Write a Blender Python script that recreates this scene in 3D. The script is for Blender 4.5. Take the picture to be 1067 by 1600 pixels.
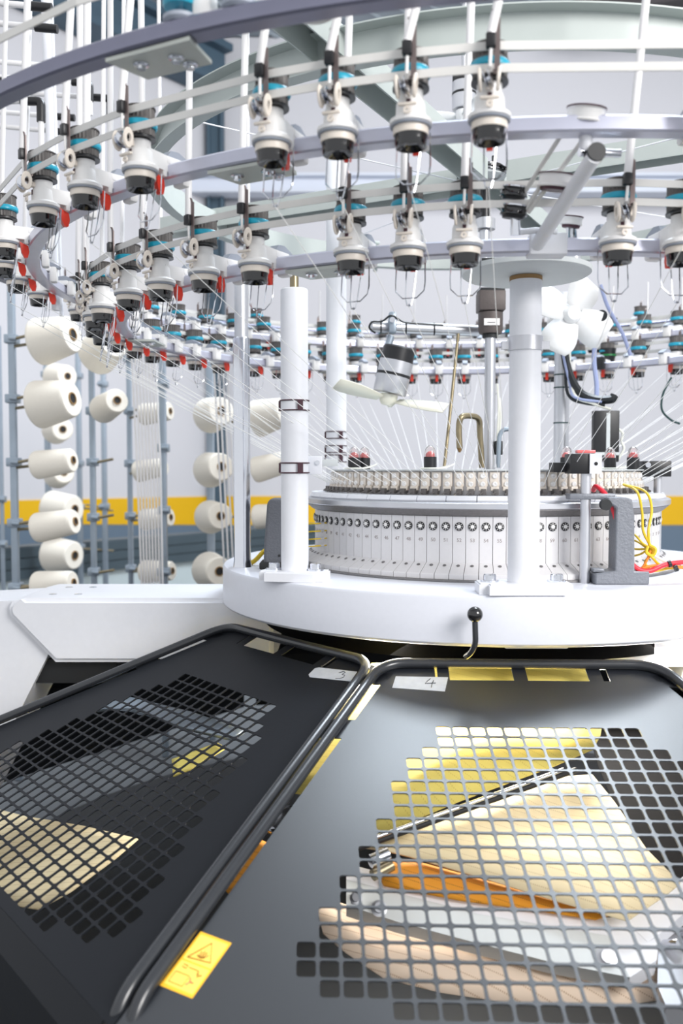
import bpy, bmesh, math, random
from math import sin, cos, pi, radians, tan, sqrt, atan2, hypot
from mathutils import Vector, Matrix
random.seed(7)
C = bpy.context.scene.collection
S = bpy.context.scene
for o in list(bpy.data.objects):
    bpy.data.objects.remove(o)

# ------------------------------------------------------------------ camera, world, light, exposure
FPX, PITCH, CAMZ = 1418.4, 0.0471, 1.25
cam_d = bpy.data.cameras.new('camera')
cam_d.sensor_fit = 'VERTICAL'
cam_d.sensor_height = 36.0
cam_d.lens = FPX / 1600 * 36.0
cam_d.clip_start = 0.05
cam_d.clip_end = 100
cam_d.dof.use_dof = True
cam_d.dof.focus_distance = 2.0
cam_d.dof.aperture_fstop = 3.2
cam = bpy.data.objects.new('camera', cam_d)
cam.location = (0, 0, CAMZ)
cam.rotation_euler = (pi / 2 - PITCH, 0, 0)
C.objects.link(cam)
S.camera = cam

w = bpy.data.worlds.new('daylight')
S.world = w
w.use_nodes = True
bg = w.node_tree.nodes['Background']
bg.inputs[0].default_value = (0.94, 0.965, 1.0, 1)
bg.inputs[1].default_value = 0.66

def area(name, loc, target, sx, sy, power, col=(1, 1, 1)):
    d = bpy.data.lights.new(name, 'AREA')
    d.shape = 'RECTANGLE'
    d.size, d.size_y, d.energy, d.color = sx, sy, power, col
    o = bpy.data.objects.new(name, d)
    o.location = loc
    o.rotation_euler = (Vector(target) - Vector(loc)).to_track_quat('-Z', 'Y').to_euler()
    C.objects.link(o)
    return o

area('window_light', (3.2, -1.6, 3.4), (0.5, 2.4, 1.3), 2.2, 2.0, 190, (1.0, 0.98, 0.96))
area('wall_fill', (2.2, 4.2, 4.9), (-0.8, 9.0, 1.6), 3.0, 1.2, 84, (0.98, 0.98, 1.0))  # added fill aimed at the hall walls to brighten them
area('fabric_fill', (0.40, 2.02, 0.79), (0.42, 1.40, 0.34), 0.70, 0.22, 20, (1.0, 0.95, 0.88))  # added fill under the guard panels to brighten the fabric

area('roof_skylight', (1.15, 3.8, 5.0), (0.45, 1.8, 0.9), 2.0, 1.1, 150, (0.80, 0.90, 1.0))

S.view_settings.view_transform = 'Standard'
S.view_settings.look = 'None'
S.view_settings.gamma = 1.0
S.view_settings.use_curve_mapping = False
S.view_settings.exposure = 0.6

# ------------------------------------------------------------------ placing helpers (photo pixel -> real point)
XA, YA = 0.389, 2.5                      # vertical axis of the knitting machine
def ray(x, y):
    u = (x - 533.5) / FPX
    v = -(y - 800) / FPX
    c, s = cos(PITCH), sin(PITCH)
    return Vector((u, c + v * s, -s + v * c))
EYE = Vector((0, 0, CAMZ))
def atY(x, y, Y):
    d = ray(x, y)
    return EYE + d * (Y / d.y)
def atZ(x, y, z):
    d = ray(x, y)
    return EYE + d * ((z - CAMZ) / d.z)
def pol(R, phi, z):
    a = radians(phi)
    return Vector((XA - R * sin(a), YA - R * cos(a), z))
PS, PD0, PZ0 = 0.41, 0.65, 0.85          # slope, inner distance and inner height of the guard panels
def under(x, y, phi, off):               # point under a guard panel, on the plane parallel to it
    d = ray(x, y)
    a = radians(phi)
    o = Vector((-sin(a), -cos(a), 0))
    A = Vector((XA, YA, 0))
    k = (PZ0 + off + PS * PD0 - CAMZ - PS * ((EYE - A).dot(o))) / (d.z + PS * d.dot(o))
    return EYE + d * k

# ------------------------------------------------------------------ materials
def lin(c):
    def f(v):
        v /= 255.0
        return v / 12.92 if v <= 0.04045 else ((v + 0.055) / 1.055) ** 2.4
    return (f(c[0]), f(c[1]), f(c[2]), 1)
M = {}
def mat(name, rgb, rough=0.5, metal=0.0, noise=0.0, scale=40, bump=0.0, coat=0.0, spec=0.5, trans=0.0):
    m = bpy.data.materials.new(name)
    m.use_nodes = True
    nt = m.node_tree
    b = nt.nodes['Principled BSDF']
    col = lin(rgb)
    b.inputs['Base Color'].default_value = col
    b.inputs['Roughness'].default_value = rough
    b.inputs['Metallic'].default_value = metal
    b.inputs['Specular IOR Level'].default_value = spec
    b.inputs['Coat Weight'].default_value = coat
    b.inputs['Transmission Weight'].default_value = trans
    if noise or bump:
        tc = nt.nodes.new('ShaderNodeTexCoord')
        n = nt.nodes.new('ShaderNodeTexNoise')
        n.inputs['Scale'].default_value = scale
        n.inputs['Detail'].default_value = 3
        nt.links.new(tc.outputs['Object'], n.inputs['Vector'])
        if noise:
            r = nt.nodes.new('ShaderNodeValToRGB')
            k = 1 - noise
            r.color_ramp.elements[0].color = (col[0] * k, col[1] * k, col[2] * k, 1)
            r.color_ramp.elements[1].color = (min(1, col[0] * (1 + noise)), min(1, col[1] * (1 + noise)), min(1, col[2] * (1 + noise)), 1)
            nt.links.new(n.outputs['Fac'], r.inputs['Fac'])
            nt.links.new(r.outputs['Color'], b.inputs['Base Color'])
        if bump:
            bp = nt.nodes.new('ShaderNodeBump')
            bp.inputs['Strength'].default_value = bump
            bp.inputs['Distance'].default_value = 0.002
            nt.links.new(n.outputs['Fac'], bp.inputs['Height'])
            nt.links.new(bp.outputs['Normal'], b.inputs['Normal'])
    M[name] = m
    return m
mat('white_paint', (226, 227, 232), 0.42, noise=0.03, scale=60)
mat('white_plastic', (236, 234, 232), 0.38, noise=0.02, scale=80)
mat('cream_plastic', (228, 218, 206), 0.35, noise=0.02)
mat('bed_paint', (214, 216, 224), 0.40, noise=0.03, scale=90)
mat('grey_plastic', (150, 156, 168), 0.5, noise=0.03)
mat('bar_alu', (196, 196, 204), 0.36, 0.35, noise=0.04, scale=30)
mat('bar_zinc', (204, 205, 220), 0.33, 0.55, noise=0.06, scale=30)
mat('bar_dark', (128, 128, 146), 0.30, 0.75, noise=0.08, scale=20)
mat('olive_steel', (188, 192, 186), 0.45, 0.35, noise=0.05, scale=30)
mat('chrome', (214, 216, 222), 0.14, 1.0, noise=0.03)
mat('steel', (204, 205, 210), 0.32, 0.75, noise=0.06, scale=20)
mat('rough_steel', (138, 136, 136), 0.5, 0.9, noise=0.18, scale=160, bump=0.3)
mat('cam_alu', (218, 216, 217), 0.42, 0.15, noise=0.03, scale=120)
mat('black_plastic', (26, 26, 29), 0.38, noise=0.1)
mat('black_gloss', (16, 15, 17), 0.10, noise=0.1, coat=0.6)
mat('dark_rubber', (34, 36, 38), 0.6, noise=0.1)
mat('pulley_dark', (92, 88, 86), 0.5, noise=0.1)
mat('teal', (22, 150, 176), 0.32, noise=0.05)
mat('green_band', (20, 120, 60), 0.4, noise=0.05)
mat('red', (236, 58, 34), 0.35, noise=0.05)
mat('red_lens', (240, 120, 120), 0.2, noise=0.04)
mat('clear_lens', (250, 246, 245), 0.05, trans=1.0)
mat('belt_white', (214, 212, 208), 0.6, noise=0.04)
mat('yarn_white', (246, 246, 244), 0.6, noise=0.02)
mat('yarn_cream', (244, 237, 224), 0.85, noise=0.05, scale=220, bump=0.35)
mat('core_brown', (150, 118, 76), 0.7, noise=0.1)
mat('hole_dark', (28, 28, 30), 0.7, noise=0.1)
mat('tube_white', (228, 226, 226), 0.32, noise=0.02)
mat('creel_steel', (158, 170, 182), 0.38, 0.55, noise=0.08, scale=20)
mat('panel_black', (26, 28, 32), 0.45, noise=0.10, scale=260, bump=0.06, spec=0.12)  # panel paint with gloss cut so all but the front panel stay dark
mat('panel_gloss', (27, 30, 36), 0.36, 0.0, noise=0.10, scale=260, bump=0.03, coat=0.25, spec=0.8)  # same paint, made glossier so the front panel picks up a sheen
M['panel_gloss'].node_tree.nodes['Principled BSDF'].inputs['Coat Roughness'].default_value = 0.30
mat('shade_black', (9, 9, 10), 0.9, noise=0.1, spec=0.08)  # near-black that puts shade under the bed and behind the fabric
mat('panel_tube', (40, 42, 46), 0.26, noise=0.08, scale=120, coat=0.15)
mat('tape_silver', (196, 200, 206), 0.45, 0.25, noise=0.16, scale=60)
mat('ink', (20, 20, 26), 0.6, noise=0.05)
mat('number_ink', (150, 140, 138), 0.6, noise=0.05)
mat('warning_yellow', (250, 186, 36), 0.5, noise=0.03)
mat('warning_pale', (252, 212, 92), 0.5, noise=0.03)
mat('warning_brown', (150, 98, 20), 0.5, noise=0.03)
mat('warning_red', (214, 110, 80), 0.5, noise=0.03)
mat('cast_iron', (96, 98, 104), 0.5, 0.3, noise=0.2, scale=300, bump=0.5)
mat('cast_grey', (128, 131, 138), 0.45, 0.35, noise=0.16, scale=200, bump=0.4)
mat('motor_brown', (92, 84, 82), 0.5, 0.2, noise=0.1, scale=150, bump=0.2)
mat('fan_cream', (236, 234, 218), 0.45, noise=0.02)
mat('fan_white', (240, 240, 240), 0.45, noise=0.02)
mat('cable_yellow', (224, 190, 40), 0.4, noise=0.08)
mat('cable_orange', (240, 140, 50), 0.45, noise=0.06)
mat('cable_red', (230, 44, 60), 0.4, noise=0.05)
mat('cable_black', (28, 32, 36), 0.4, noise=0.08)
mat('cable_green', (24, 62, 62), 0.4, noise=0.08)
mat('cable_blue', (150, 160, 196), 0.35, noise=0.05)
mat('cable_white', (236, 236, 226), 0.4, noise=0.03)
mat('brass_dull', (150, 138, 112), 0.35, 0.8, noise=0.1)
mat('bracket_steel', (120, 108, 106), 0.35, 0.6, noise=0.1)
mat('clip_wire', (84, 58, 66), 0.4, 0.5, noise=0.1)
mat('wall_white', (214, 214, 219), 0.85, noise=0.015, scale=3)
mat('stripe_yellow', (238, 186, 6), 0.7, noise=0.05, scale=4)
mat('dado_grey', (104, 122, 140), 0.7, noise=0.10, scale=2)
mat('rail_dark', (66, 80, 88), 0.45, noise=0.12, scale=6)
mat('base_pale', (186, 198, 200), 0.7, noise=0.06, scale=5)
mat('floor_concrete', (92, 95, 98), 0.6, noise=0.12, scale=5)
mat('beam_dark', (72, 94, 110), 0.6, noise=0.1, scale=5)
mat('beam_brown', (70, 66, 68), 0.7, noise=0.2, scale=5)
mat('beam_white', (214, 220, 232), 0.6, noise=0.03, scale=5)
mat('beam_tan', (150, 128, 100), 0.6, noise=0.1, scale=5)
mat('ring_grey', (176, 183, 180), 0.5, noise=0.04, scale=30)
mat('frame_grey', (206, 210, 210), 0.45, noise=0.04, scale=30)
mat('dark_paint', (24, 25, 27), 0.6, noise=0.15)

def fabric(name, rgb, hole, k1=190.0, k2=900.0, thr=0.55):
    """knitted cloth: rows of small pin holes, procedural in object space"""
    m = bpy.data.materials.new(name)
    m.use_nodes = True
    nt = m.node_tree
    b = nt.nodes['Principled BSDF']
    b.inputs['Roughness'].default_value = 0.85
    tc = nt.nodes.new('ShaderNodeTexCoord')
    mp = nt.nodes.new('ShaderNodeMapping')
    mp.inputs['Rotation'].default_value = (0, 0, 0.38)
    nt.links.new(tc.outputs['Object'], mp.inputs['Vector'])
    sep = nt.nodes.new('ShaderNodeSeparateXYZ')
    nt.links.new(mp.outputs['Vector'], sep.inputs[0])
    def wave(out, k, th):
        a = nt.nodes.new('ShaderNodeMath'); a.operation = 'MULTIPLY'; a.inputs[1].default_value = k
        s = nt.nodes.new('ShaderNodeMath'); s.operation = 'SINE'
        g = nt.nodes.new('ShaderNodeMath'); g.operation = 'GREATER_THAN'; g.inputs[1].default_value = th
        nt.links.new(out, a.inputs[0]); nt.links.new(a.outputs[0], s.inputs[0]); nt.links.new(s.outputs[0], g.inputs[0])
        return g.outputs[0]
    wy = wave(sep.outputs['Y'], k1 * 2, 0.93)
    wx = wave(sep.outputs['X'], k2 * 2, 0.1)
    mu = nt.nodes.new('ShaderNodeMath'); mu.operation = 'MULTIPLY'
    nt.links.new(wy, mu.inputs[0]); nt.links.new(wx, mu.inputs[1])
    mx = nt.nodes.new('ShaderNodeMix'); mx.data_type = 'RGBA'
    mx.inputs['A'].default_value = lin(rgb)
    mx.inputs['B'].default_value = lin(hole)
    nt.links.new(mu.outputs[0], mx.inputs['Factor'])
    nt.links.new(mx.outputs['Result'], b.inputs['Base Color'])
    M[name] = m
fabric('fabric_yellow', (226, 208, 112), (204, 182, 92))
fabric('fabric_cream', (240, 222, 182), (204, 180, 134))
fabric('fabric_pink', (240, 218, 196), (186, 152, 118))
fabric('fabric_orange', (214, 142, 30), (130, 80, 10))

def roof_mat():
    m = bpy.data.materials.new('roof_sheet')
    m.use_nodes = True
    nt = m.node_tree
    b = nt.nodes['Principled BSDF']
    b.inputs['Roughness'].default_value = 0.6
    n = nt.nodes.new('ShaderNodeTexNoise'); n.inputs['Scale'].default_value = 1.5
    r = nt.nodes.new('ShaderNodeValToRGB')
    r.color_ramp.elements[0].color = lin((142, 153, 162))
    r.color_ramp.elements[1].color = lin((166, 176, 184))
    nt.links.new(n.outputs['Fac'], r.inputs['Fac'])
    nt.links.new(r.outputs['Color'], b.inputs['Base Color'])
    M['roof_sheet'] = m
roof_mat()

# ------------------------------------------------------------------ mesh helpers
I4 = Matrix.Identity(4)
class MB:
    """collects vertices and faces of one part"""
    def __init__(s):
        s.v, s.f, s.mi, s.m = [], [], [], []
    def add(s, vs, fs, mx=None, mi=0):
        o = len(s.v)
        if mx is None:
            s.v += [tuple(v) for v in vs]
        else:
            s.v += [tuple(mx @ Vector(v)) for v in vs]
        for f in fs:
            s.f.append(tuple(i + o for i in f))
            s.mi.append(mi)
        return s
    def box(s, c, d, mx=None, bev=0.0, mi=0):
        if bev:
            bm = bmesh.new()
            bmesh.ops.create_cube(bm, size=1)
            for v in bm.verts:
                v.co = Vector((c[0] + v.co.x * d[0], c[1] + v.co.y * d[1], c[2] + v.co.z * d[2]))
            bmesh.ops.bevel(bm, geom=list(bm.edges), offset=bev, segments=2, affect='EDGES', profile=0.5)
            return s.bm(bm, mx, mi)
        x, y, z = d[0] / 2, d[1] / 2, d[2] / 2
        vs = [(c[0] + a * x, c[1] + b * y, c[2] + e * z) for a in (-1, 1) for b in (-1, 1) for e in (-1, 1)]
        return s.add(vs, [(0, 1, 3, 2), (4, 6, 7, 5), (0, 4, 5, 1), (2, 3, 7, 6), (0, 2, 6, 4), (1, 5, 7, 3)], mx, mi)
    def bm(s, bm, mx=None, mi=0):
        bm.verts.index_update()
        s.add([v.co.copy() for v in bm.verts], [[v.index for v in f.verts] for f in bm.faces], mx, mi)
        bm.free()
        return s
    def lathe(s, prof, n=24, mx=None, closed=False, a0=0.0, a1=2 * pi, mi=0, cap=True):
        """profile [(r,z)...] spun about z"""
        full = abs(a1 - a0 - 2 * pi) < 1e-6
        k = n if full else n + 1
        vs, fs = [], []
        for i in range(k):
            a = a0 + (a1 - a0) * i / n
            for r, z in prof:
                vs.append((r * sin(a), -r * cos(a), z))
        p = len(prof)
        for i in range(n):
            j = (i + 1) % k
            for q in range(p if closed else p - 1):
                t = (q + 1) % p
                fs.append((i * p + q, j * p + q, j * p + t, i * p + t))
        if not closed and cap and full:
            if prof[0][0] > 1e-6:
                fs.append(tuple(i * p for i in range(n))[::-1])
            if prof[-1][0] > 1e-6:
                fs.append(tuple(i * p + p - 1 for i in range(n)))
        if not full and closed:
            fs.append(tuple(range(p)))
            fs.append(tuple(range((k - 1) * p, k * p))[::-1])
        return s.add(vs, fs, mx, mi)
    def cyl(s, a, b, r, n=12, r2=None, mi=0):
        a, b = Vector(a), Vector(b)
        q = (b - a).to_track_quat('Z', 'Y').to_matrix().to_4x4()
        L = (b - a).length
        return s.lathe([(r, 0), (r if r2 is None else r2, L)], n, Matrix.Translation(a) @ q, mi=mi)
    def tube(s, pts, r, n=8, closed=False, mi=0, mx=None):
        pts = [Vector(p) for p in pts]
        N = len(pts)
        vs, fs = [], []
        up = None
        for i, p in enumerate(pts):
            if closed:
                t = pts[(i + 1) % N] - pts[i - 1]
            else:
                t = pts[min(i + 1, N - 1)] - pts[max(i - 1, 0)]
            t.normalize()
            if up is None:
                up = t.orthogonal().normalized()
            up = (up - t * up.dot(t))
            if up.length < 1e-6:
                up = t.orthogonal()
            up.normalize()
            sd = t.cross(up)
            for k in range(n):
                a = 2 * pi * k / n
                vs.append(p + (up * cos(a) + sd * sin(a)) * r)
        for i in range(N if closed else N - 1):
            j = (i + 1) % N
            for k in range(n):
                l = (k + 1) % n
                fs.append((i * n + k, i * n + l, j * n + l, j * n + k))
        if not closed:
            fs.append(tuple(range(n))[::-1])
            fs.append(tuple(range((N - 1) * n, N * n)))
        return s.add(vs, fs, mx, mi)
    def prism(s, poly, z0, z1, mx=None, mi=0):
        n = len(poly)
        vs = [(x, y, z0) for x, y in poly] + [(x, y, z1) for x, y in poly]
        fs = [tuple(range(n))[::-1], tuple(range(n, 2 * n))]
        for i in range(n):
            j = (i + 1) % n
            fs.append((i, j, n + j, n + i))
        return s.add(vs, fs, mx, mi)
    def slab(s, a, b, mi=0):
        """solid between two matching 3-D outlines"""
        n = len(a)
        fs = [tuple(range(n))[::-1], tuple(range(n, 2 * n))]
        for i in range(n):
            j = (i + 1) % n
            fs.append((i, j, n + j, n + i))
        return s.add(list(a) + list(b), fs, None, mi)
    def sphere(s, c, r, n=16, sq=(1, 1, 1), mi=0):
        pr = [(max(1e-7, r * sin(pi * i / (n // 2))) if 0 < i < n // 2 else 0.0, -r * cos(pi * i / (n // 2))) for i in range(n // 2 + 1)]
        return s.lathe(pr, n, Matrix.Translation(c) @ Matrix.Diagonal((sq[0], sq[1], sq[2], 1)), mi=mi)
    def build(s, name, m, parent=None, smooth=True, loc=None):
        me = bpy.data.meshes.new(name)
        me.from_pydata(s.v, [], s.f)
        bm = bmesh.new()
        bm.from_mesh(me)
        bmesh.ops.remove_doubles(bm, verts=bm.verts, dist=1e-6)
        bmesh.ops.recalc_face_normals(bm, faces=bm.faces)
        bm.to_mesh(me)
        bm.free()
        ms = m if isinstance(m, (list, tuple)) else [m]
        for q in ms:
            me.materials.append(M[q] if isinstance(q, str) else q)
        if len(ms) > 1 and len(me.polygons) == len(s.mi):
            me.polygons.foreach_set('material_index', s.mi)
        if smooth:
            me.polygons.foreach_set('use_smooth', [True] * len(me.polygons))
            me.set_sharp_from_angle(angle=radians(38))
        o = bpy.data.objects.new(name, me)
        C.objects.link(o)
        if parent is not None:
            o.parent = parent
        if loc is not None:
            o.location = loc
        return o

def round_path(pts, r, n=6):
    """polyline with rounded corners"""
    pts = [Vector(p) for p in pts]
    out = [pts[0]]
    for i in range(1, len(pts) - 1):
        a, b, c = pts[i - 1], pts[i], pts[i + 1]
        u, v = (a - b), (c - b)
        rr = min(r, u.length * 0.48, v.length * 0.48)
        p0, p1 = b + u.normalized() * rr, b + v.normalized() * rr
        for k in range(n + 1):
            t = k / n
            out.append(p0 * (1 - t) ** 2 + b * 2 * t * (1 - t) + p1 * t * t)
    out.append(pts[-1])
    return out
def curve_path(pts, n=8):
    """smooth Catmull-Rom path"""
    P = [Vector(p) for p in pts]
    P = [P[0] * 2 - P[1]] + P + [P[-1] * 2 - P[-2]]
    out = []
    for i in range(1, len(P) - 2):
        for k in range(n):
            t = k / n
            a, b, c, d = P[i - 1], P[i], P[i + 1], P[i + 2]
            out.append(0.5 * ((2 * b) + (c - a) * t + (2 * a - 5 * b + 4 * c - d) * t * t + (3 * b - a - 3 * c + d) * t ** 3))
    out.append(P[-2])
    return out
def tag(o, label, cat, group=None, kind=None):
    o['label'] = label
    o['category'] = cat
    if group:
        o['group'] = group
    if kind:
        o['kind'] = kind
    return o
def thing(name, label, cat, loc=(0, 0, 0), rz=0.0, group=None):
    o = bpy.data.objects.new(name, None)
    o.empty_display_size = 0.05
    C.objects.link(o)
    o.location = loc
    o.rotation_euler = (0, 0, rz)
    return tag(o, label, cat, group)
def children(o):
    return [c for c in C.objects if c.parent == o]
KIDS = {}
def kids(o):
    if o.name not in KIDS:
        KIDS[o.name] = children(o)
    return KIDS[o.name]
def dup(o, parent=None):
    c = o.copy()
    C.objects.link(c)
    if parent is not None:
        c.parent = parent
    for ch in kids(o):
        dup(ch, c)
    return c
def struct(o):
    o['kind'] = 'structure'
    return o
TEXT = {}
def text_mesh(s, size):
    """flat lettering as geometry, centred at its own origin in the xy plane"""
    k = (s, size)
    if k in TEXT:
        return TEXT[k]
    cu = bpy.data.curves.new('text', 'FONT')
    cu.body = s
    cu.size = size
    cu.align_x, cu.align_y = 'CENTER', 'CENTER'
    cu.extrude = 0.0002
    ob = bpy.data.objects.new('text', cu)
    C.objects.link(ob)
    dg = bpy.context.evaluated_depsgraph_get()
    me = bpy.data.meshes.new_from_object(ob.evaluated_get(dg))
    bpy.data.objects.remove(ob)
    TEXT[k] = me
    return me
def text_obj(name, s, size, m, parent, mx):
    me = text_mesh(s, size).copy()
    me.materials.clear()
    me.materials.append(M[m])
    me.transform(mx)
    o = bpy.data.objects.new(name, me)
    C.objects.link(o)
    o.parent = parent
    return o
def ordn(n):
    w_ = ['first', 'second', 'third', 'fourth', 'fifth', 'sixth', 'seventh', 'eighth', 'ninth', 'tenth', 'eleventh', 'twelfth',
          'thirteenth', 'fourteenth', 'fifteenth', 'sixteenth', 'seventeenth', 'eighteenth', 'nineteenth', 'twentieth']
    if n < 20:
        return w_[n]
    t = {2: 'twenty', 3: 'thirty', 4: 'forty'}
    return t[(n + 1) // 10] + '-' + w_[(n + 1) % 10 - 1] if (n + 1) % 10 else {30: 'thirtieth', 40: 'fortieth'}[n + 1]

# ================================================================== THE HALL
H = 5.43
CX, CY = -1.215, 9.0                     # corner between the two walls
SX, SY = -1.0 * 0.60, -0.80              # direction of the left wall, towards the camera
Lw = 5.2
b = MB()
def quad_wall(name, p, q, z0, z1, t, m):
    p, q = Vector((p[0], p[1], 0)), Vector((q[0], q[1], 0))
    n = (q - p).normalized().cross(Vector((0, 0, 1)))
    if n.y < 0:
        n = -n
    zz = lambda v, z: Vector((v.x, v.y, z))
    a0, a1 = (z0 if isinstance(z0, tuple) else (z0, z0)), (z1 if isinstance(z1, tuple) else (z1, z1))
    a = [zz(p, a0[0]), zz(q, a0[1]), zz(q, a1[1]), zz(p, a1[0])]
    return struct(MB().slab(a, [v + n * t for v in a]).build(name, m, smooth=False))
E0 = (CX + SX * Lw, CY + SY * Lw)
ys = lambda y, Y: CAMZ + (733.0 - y) / 1418.0 * Y
quad_wall('wall_left', E0, (CX, CY), 0, H, 0.15, 'wall_white')
BY, BX = CY, CX
quad_wall('wall_back', (BX, BY), (8.0, BY), 0, H, 0.15, 'wall_white')
# painted bands stand a few millimetres proud of the walls
def band(name, z_near, z_far, m, t):
    n = Vector((-SY, SX, 0))
    if n.y > 0:
        n = -n
    off = lambda p: (p[0] + n.x * t, p[1] + n.y * t)
    o1 = quad_wall(name, off(E0), off((CX, CY)), (z_near[0], z_far[0]), (z_near[1], z_far[1]), t, m)
    return o1
Yn = E0[1]
zt = lambda Y: ys(774.5, Y)
zb = lambda x: x
band('trim_1', (0.97, 1.03), (ys(820, CY), ys(775, CY)), 'stripe_yellow', 0.012)
band('trim_2', (0.30, 0.965), (0.30, ys(820, CY) - 0.004), 'dado_grey', 0.012)
def fband(name, z0, z1, m):
    return struct(MB().box(((BX + 8) / 2, BY - 0.0065, (z0 + z1) / 2), (8 - BX, 0.012, z1 - z0)).build(name, m, smooth=False))
fband('trim_3', ys(820, BY), ys(775, BY), 'stripe_yellow')
fband('trim_4', 0.30, ys(820, BY) - 0.004, 'dado_grey')
struct(MB().box((1.0, 4.5, -0.05), (14, 13, 0.1)).build('floor', 'floor_concrete', smooth=False))
# corrugated roof: real ribs running along the left wall's direction
rd = Vector((0.60, 0.80, 0)).normalized()
rn = Vector((rd.y, -rd.x, 0))
b = MB()
o0 = Vector((CX, CY, H))
prof = []
x = -6.0
while x < 9.0:
    prof += [(x, 0), (x + 0.20, 0), (x + 0.215, 0.035), (x + 0.235, 0.035)]
    x += 0.25
vs = []
for u, h in prof:
    for t in (-7.0, 8.0):
        q = o0 + rn * u + rd * t
        vs.append((q.x, q.y, H + 0.01 - h * 0.7))
fs = [(2 * i, 2 * i + 1, 2 * i + 3, 2 * i + 2) for i in range(len(prof) - 1)]
b.add(vs, fs)
bm = bmesh.new()
me = bpy.data.meshes.new('tmp')
me.from_pydata(b.v, [], b.f)
bm.from_mesh(me)
for co, no in (((0, 5.2, 0), (0, -1, 0)), ((0, CY + 0.1, 0), (0, 1, 0)), ((7.9, 0, 0), (1, 0, 0)), ((-5.5, 0, 0), (-1, 0, 0))):
    bmesh.ops.bisect_plane(bm, geom=list(bm.verts) + list(bm.edges) + list(bm.faces), plane_co=co, plane_no=no, clear_outer=True)
b = MB()
b.bm(bm)
ro = struct(b.build('ceiling', 'roof_sheet', smooth=False))
sm = ro.modifiers.new('thick', 'SOLIDIFY')
sm.thickness = 0.03
sm.offset = 1
# steel beams of the hall
def beam(name, p, q, wd, ht, m, lab, fl=None):
    p, q = Vector(p), Vector(q)
    t = (q - p).normalized()
    s_ = t.cross(Vector((0, 0, 1))).normalized()
    u = s_.cross(t)
    bb = MB()
    def bx(cu, cs, du, ds):
        a = [p + u * (cu + i * du / 2) + s_ * (cs + j * ds / 2) for i, j in ((-1, -1), (-1, 1), (1, 1), (1, -1))]
        bb.slab(a, [v + (q - p) for v in a])
    tf = ht * 0.16
    bx(ht / 2 - tf / 2, 0, tf, wd)
    bx(-ht / 2 + tf / 2, 0, tf, wd)
    bx(0, 0, ht - 2 * tf, wd * 0.3)
    o = bb.build(name, m, smooth=False)
    o['label'] = lab
    o['kind'] = 'structure'
    return o
e1 = Vector((CX, CY, 5.03)) + rd * -0.10 + rn * 0.17
e0 = e1 - rd * 4.6
beam('trim_5', e0, e1, 0.30, 0.42, 'beam_dark', 'dark blue-grey steel eaves beam along the left wall')
beam('trim_6', (BX + 0.01, BY - 0.14, 0), (BX + 0.011, BY - 0.14, H), 0.15, 0.15, 'beam_dark', 'dark steel column in the corner of the hall')
beam('trim_7', (-2.0, 8.75, ys(297, 8.75)), (7.5, 8.75, ys(297, 8.75)), 0.2, 0.18, 'beam_white', 'pale horizontal crane beam along the back wall')
beam('trim_8', atY(1240, -32, 8.0), atY(900, 14, 8.2), 0.3, 0.22, 'beam_brown', 'dark roof beam at the top right')
def slat_barrier():
    t = thing('floor_barrier', 'long pale barrier with dark rail running behind the creel posts', 'barrier', (0, 0, 0))
    A, B = atZ(-60, 914, 0.61), atZ(520, 852, 0.61)
    A.z = B.z = 0
    d = (B - A).normalized()
    n = Vector((-d.y, d.x, 0))
    def sl(z0, z1, f0, f1):
        a = [A + n * f0 + Vector((0, 0, z0)), B + n * f0 + Vector((0, 0, z0)), B + n * f0 + Vector((0, 0, z1)), A + n * f0 + Vector((0, 0, z1))]
        return a, [v + n * (f1 - f0) for v in a]
    MB().slab(*sl(0.002, 0.605, 0.02, 0.2)).build('base_panel', 'base_pale', t, smooth=False)
    r = MB()
    for k in range(3):
        z0 = 0.606 + k * 0.062
        r.slab(*sl(z0, z0 + 0.055, -0.01 + 0.012 * k, 0.21))
        r.slab(*sl(z0 + 0.055, z0 + 0.062, 0.01 + 0.012 * k, 0.2))
    r.build('rail', 'rail_dark', t, smooth=False)
slat_barrier()

# ================================================================== MACHINE BED, ARMS, COLUMNS
BT, BB = 0.999, 0.8935
bed = thing('machine_bed', 'pale grey round bed ring of the knitting machine', 'machine bed', (XA, YA, BB))
MB().lathe([(0.40, 0), (0.700, 0), (0.707, 0.003), (0.711, 0.008), (0.711, BT - BB - 0.008), (0.707, BT - BB - 0.002), (0.700, BT - BB), (0.40, BT - BB)], 160, closed=True).build('bed_ring', 'bed_paint', bed)
bb = MB()
bb.lathe([(0.42, -0.05), (0.60, -0.05), (0.60, -0.001), (0.42, -0.001)], 96, closed=True)
bb.build('gear_ring', 'shade_black', bed)  # coloured near-black so the underside of the bed reads as shade
for k, ph in enumerate((-1,)):
    pz = pol(0.64, ph, 0) - Vector((XA, YA, 0))
    MB().box((pz.x, pz.y, -0.006), (0.13, 0.03, 0.011), bev=0.003).build('drive_cover', 'white_paint', bed)

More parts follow.
